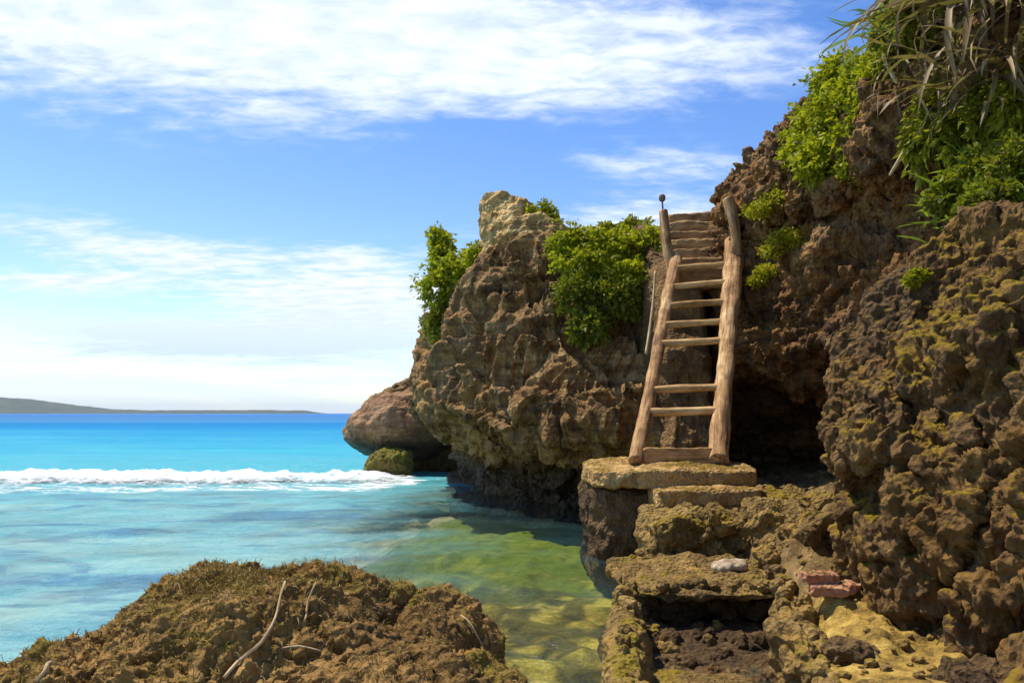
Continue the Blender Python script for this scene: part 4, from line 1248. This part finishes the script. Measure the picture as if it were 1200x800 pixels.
def pandanus(label, loc, n, meshes, spread, tilt, scale, trunk, seed, group=None, face=None, name='pandanus'):
    rg = np.random.default_rng(seed)
    t = thing(name, label, 'plant', loc, group=group)
    if trunk:
        tube_obj('trunk', M['bark'], trunk, np.linspace(0.07, 0.05, len(trunk)), t, segs=10, ring_every=0.08, rough=0.015, seed=seed)
    for k in range(n):
        o = link('leaf', meshes[int(rg.integers(len(meshes)))], None, t)
        a = (face if face is not None else 0) + (rg.random() - 0.5) * spread
        o.rotation_euler = (0.25 * rg.normal(), tilt + 0.35 * rg.normal(), a)
        s = scale * (0.65 + 0.6 * rg.random())
        o.scale = (s, s * (0.8 + 0.4 * rg.random()), s)
        o.location = (0.06 * rg.normal(), 0.06 * rg.normal(), 0.08 * rg.normal())
    return t


def build_pandanus():
    dead = [blade_mesh('leaf', 1.0, 0.022, R(b), M['dry_blade'], 300 + i) for i, b in enumerate((80, 95, 105, 120, 70, 100, 88))]
    green = [blade_mesh('leaf', 0.8, 0.028, R(b), M['blade'], 320 + i) for i, b in enumerate((40, 70, 90, 55))]
    spiky = [blade_mesh('leaf', 0.7, 0.022, R(b), M['blue_blade'], 340 + i) for i, b in enumerate((15, 35, 50))]
    g = 'dead pandanus heads hanging over the cliff'
    W = math.pi
    spots = [(1100, -14, 7.6, 40, 1.1, 'dead pandanus head hanging grey leaves, the one nearest the spiky tuft'), (1150, -20, 7.0, 44, 1.2, 'dead pandanus head with the longest pale drooping leaves, in the middle of the row'), (1192, -12, 6.6, 40, 1.15, 'dead pandanus head at the corner of the picture, thick with brown leaves'),
             (1060, 62, 8.3, 16, 0.75, 'short tuft of dead strap leaves under the olive bushy plant'), (1125, 60, 7.4, 34, 0.9, 'tangle of dead strap leaves halfway down the hanging mass'), (1185, 62, 6.7, 34, 0.9, 'tangle of dead strap leaves low at the picture edge'),
             (1090, 92, 7.7, 26, 0.8, 'tangle of dead strap leaves beside the yellow green creeper, nearest the cliff shrub'), (1155, 98, 6.95, 28, 0.85, 'lowest tangle of dead strap leaves, hanging over the yellow green creeper')]
    for k, (px, py, Y, n, sc, lab) in enumerate(spots):
        p = at(px, py, Y)
        pandanus(lab, p, n, dead, 3.6, R(18), sc, [(0.25, 0.5, 0.25), (0.1, 0.2, 0.1), (0, 0, 0)], 400 + k, g, face=-W / 2 - 0.3)
    p = at(1040, 45, 8.6)
    pandanus('spiky blue green pandanus tuft standing against the sky at the cliff edge', p, 26, spiky, 4.2, R(-38), 1.0, [(0.3, 0.2, -0.3), (0.1, 0.1, -0.1), (0, 0, 0)], 431, None, face=W)
    gl = 'green strap leaved plants above the boulder'
    for k, (px, py, Y, n, sc, lab) in enumerate(((1100, 262, 7.3, 22, 0.42, 'strap leaved green plant over the crest of the overhanging boulder'), (1128, 240, 7.0, 24, 0.5, 'fuller green strap leaved plant right of the crest plant'), (1165, 235, 6.6, 26, 0.5, 'dense dark green strap leaved plant above the boulder near the picture edge'), (1198, 225, 6.3, 22, 0.5, 'green strap leaved plant cut by the picture edge'), (1150, 190, 7.0, 18, 0.45, 'upper green strap leaved plant under the creeper'))):
        pandanus(lab, at(px, py, Y), n, green, 6.3, R(-35), sc, None, 451 + k, gl, name='strap_plant')
    def branch(lab, pts, r, seed, mat='bark'):
        tag(tube_obj('branch', M[mat], [at(*q) for q in pts], r, segs=8, ring_every=0.06, rough=r[0] * 0.3, rs=20, seed=seed), lab, 'branch', 'bare branches and roots over the cliff')
    branch('bare tan root slanting down from the spiky tuft', [(1034, 62, 8.5), (1046, 88, 8.4), (1060, 112, 8.35), (1068, 135, 8.3)], [0.022, 0.024, 0.02, 0.014], 501, 'twig')
    branch('straight brown root hanging beside the slanting tan root', [(1060, 62, 8.3), (1061, 90, 8.25), (1060, 120, 8.25)], [0.02, 0.018, 0.014], 502)
    branch('pale broken branch jutting from the shaded wall', [(1043, 205, 8.2), (1056, 185, 8.0), (1072, 155, 7.9)], [0.018, 0.024, 0.014], 503, 'twig')
    branch('long pale curving root down the middle of the hanging leaves', [(1112, 2, 7.3), (1118, 40, 7.2), (1128, 72, 7.2), (1148, 100, 7.1), (1170, 128, 7.0)], [0.03, 0.028, 0.022, 0.018, 0.012], 504, 'twig')
    branch('thin brown root beside the long pale one', [(1085, 60, 7.7), (1080, 85, 7.7), (1088, 108, 7.7)], [0.014, 0.014, 0.01], 505)


build_shrubs()
build_pandanus()


def build_pebbles():
    """small loose stones and shell grit on the path and the ledges round it"""
    P, F = cube_sphere(3)
    D = P / np.linalg.norm(P, axis=1)[:, None]
    vs, fs = [], []
    rg = np.random.default_rng(77)
    k = 0
    while k < 420:
        x, y = rg.uniform(1.2, 3.0), rg.uniform(3.2, 7.5)
        if float(land_edge(x, y)) < 0.02:
            continue
        z = float(ground_z(np.array([x]), np.array([y]))[0])
        r = 0.010 + 0.028 * rg.random() ** 3
        d = D * (1 + 0.25 * perlin(D * 1.8 + k * 3.1, k)[:, None]) * r * np.array([1.2, 0.9, 0.65])
        a = rg.random() * 6.28
        d[:, :2] = d[:, :2] @ np.array([[math.cos(a), -math.sin(a)], [math.sin(a), math.cos(a)]])
        vs.append(d + np.array([x, y, z + r * 0.3]))
        fs.append(F + k * len(P))
        k += 1
    link('pebbles', mesh_np('pebbles', np.concatenate(vs), np.concatenate(fs)), M['rubble'], kind='stuff')


build_pebbles()


def build_haze():
    """the sea air, a closed box round the whole place"""
    lo, hi = np.array([-9500.0, -400.0, -14.0]), np.array([9500.0, 9500.0, 95.0])
    V = np.array([[x, y, z] for x in (lo[0], hi[0]) for y in (lo[1], hi[1]) for z in (lo[2], hi[2])])
    F = np.array([[0, 1, 3, 2], [4, 6, 7, 5], [0, 4, 5, 1], [2, 3, 7, 6], [0, 2, 6, 4], [1, 5, 7, 3]])
    m, nt = new_mat('sea_air')
    v = nt.node('ShaderNodeVolumePrincipled', None, Color=(0.80, 0.90, 1.0), Density=0.00007)
    o = nt.node('ShaderNodeOutputMaterial')
    nt.l.new(v.outputs[0], o.inputs['Volume'])
    link('haze', mesh_np('haze', V, F, smooth=False), m, kind='stuff')


build_haze()
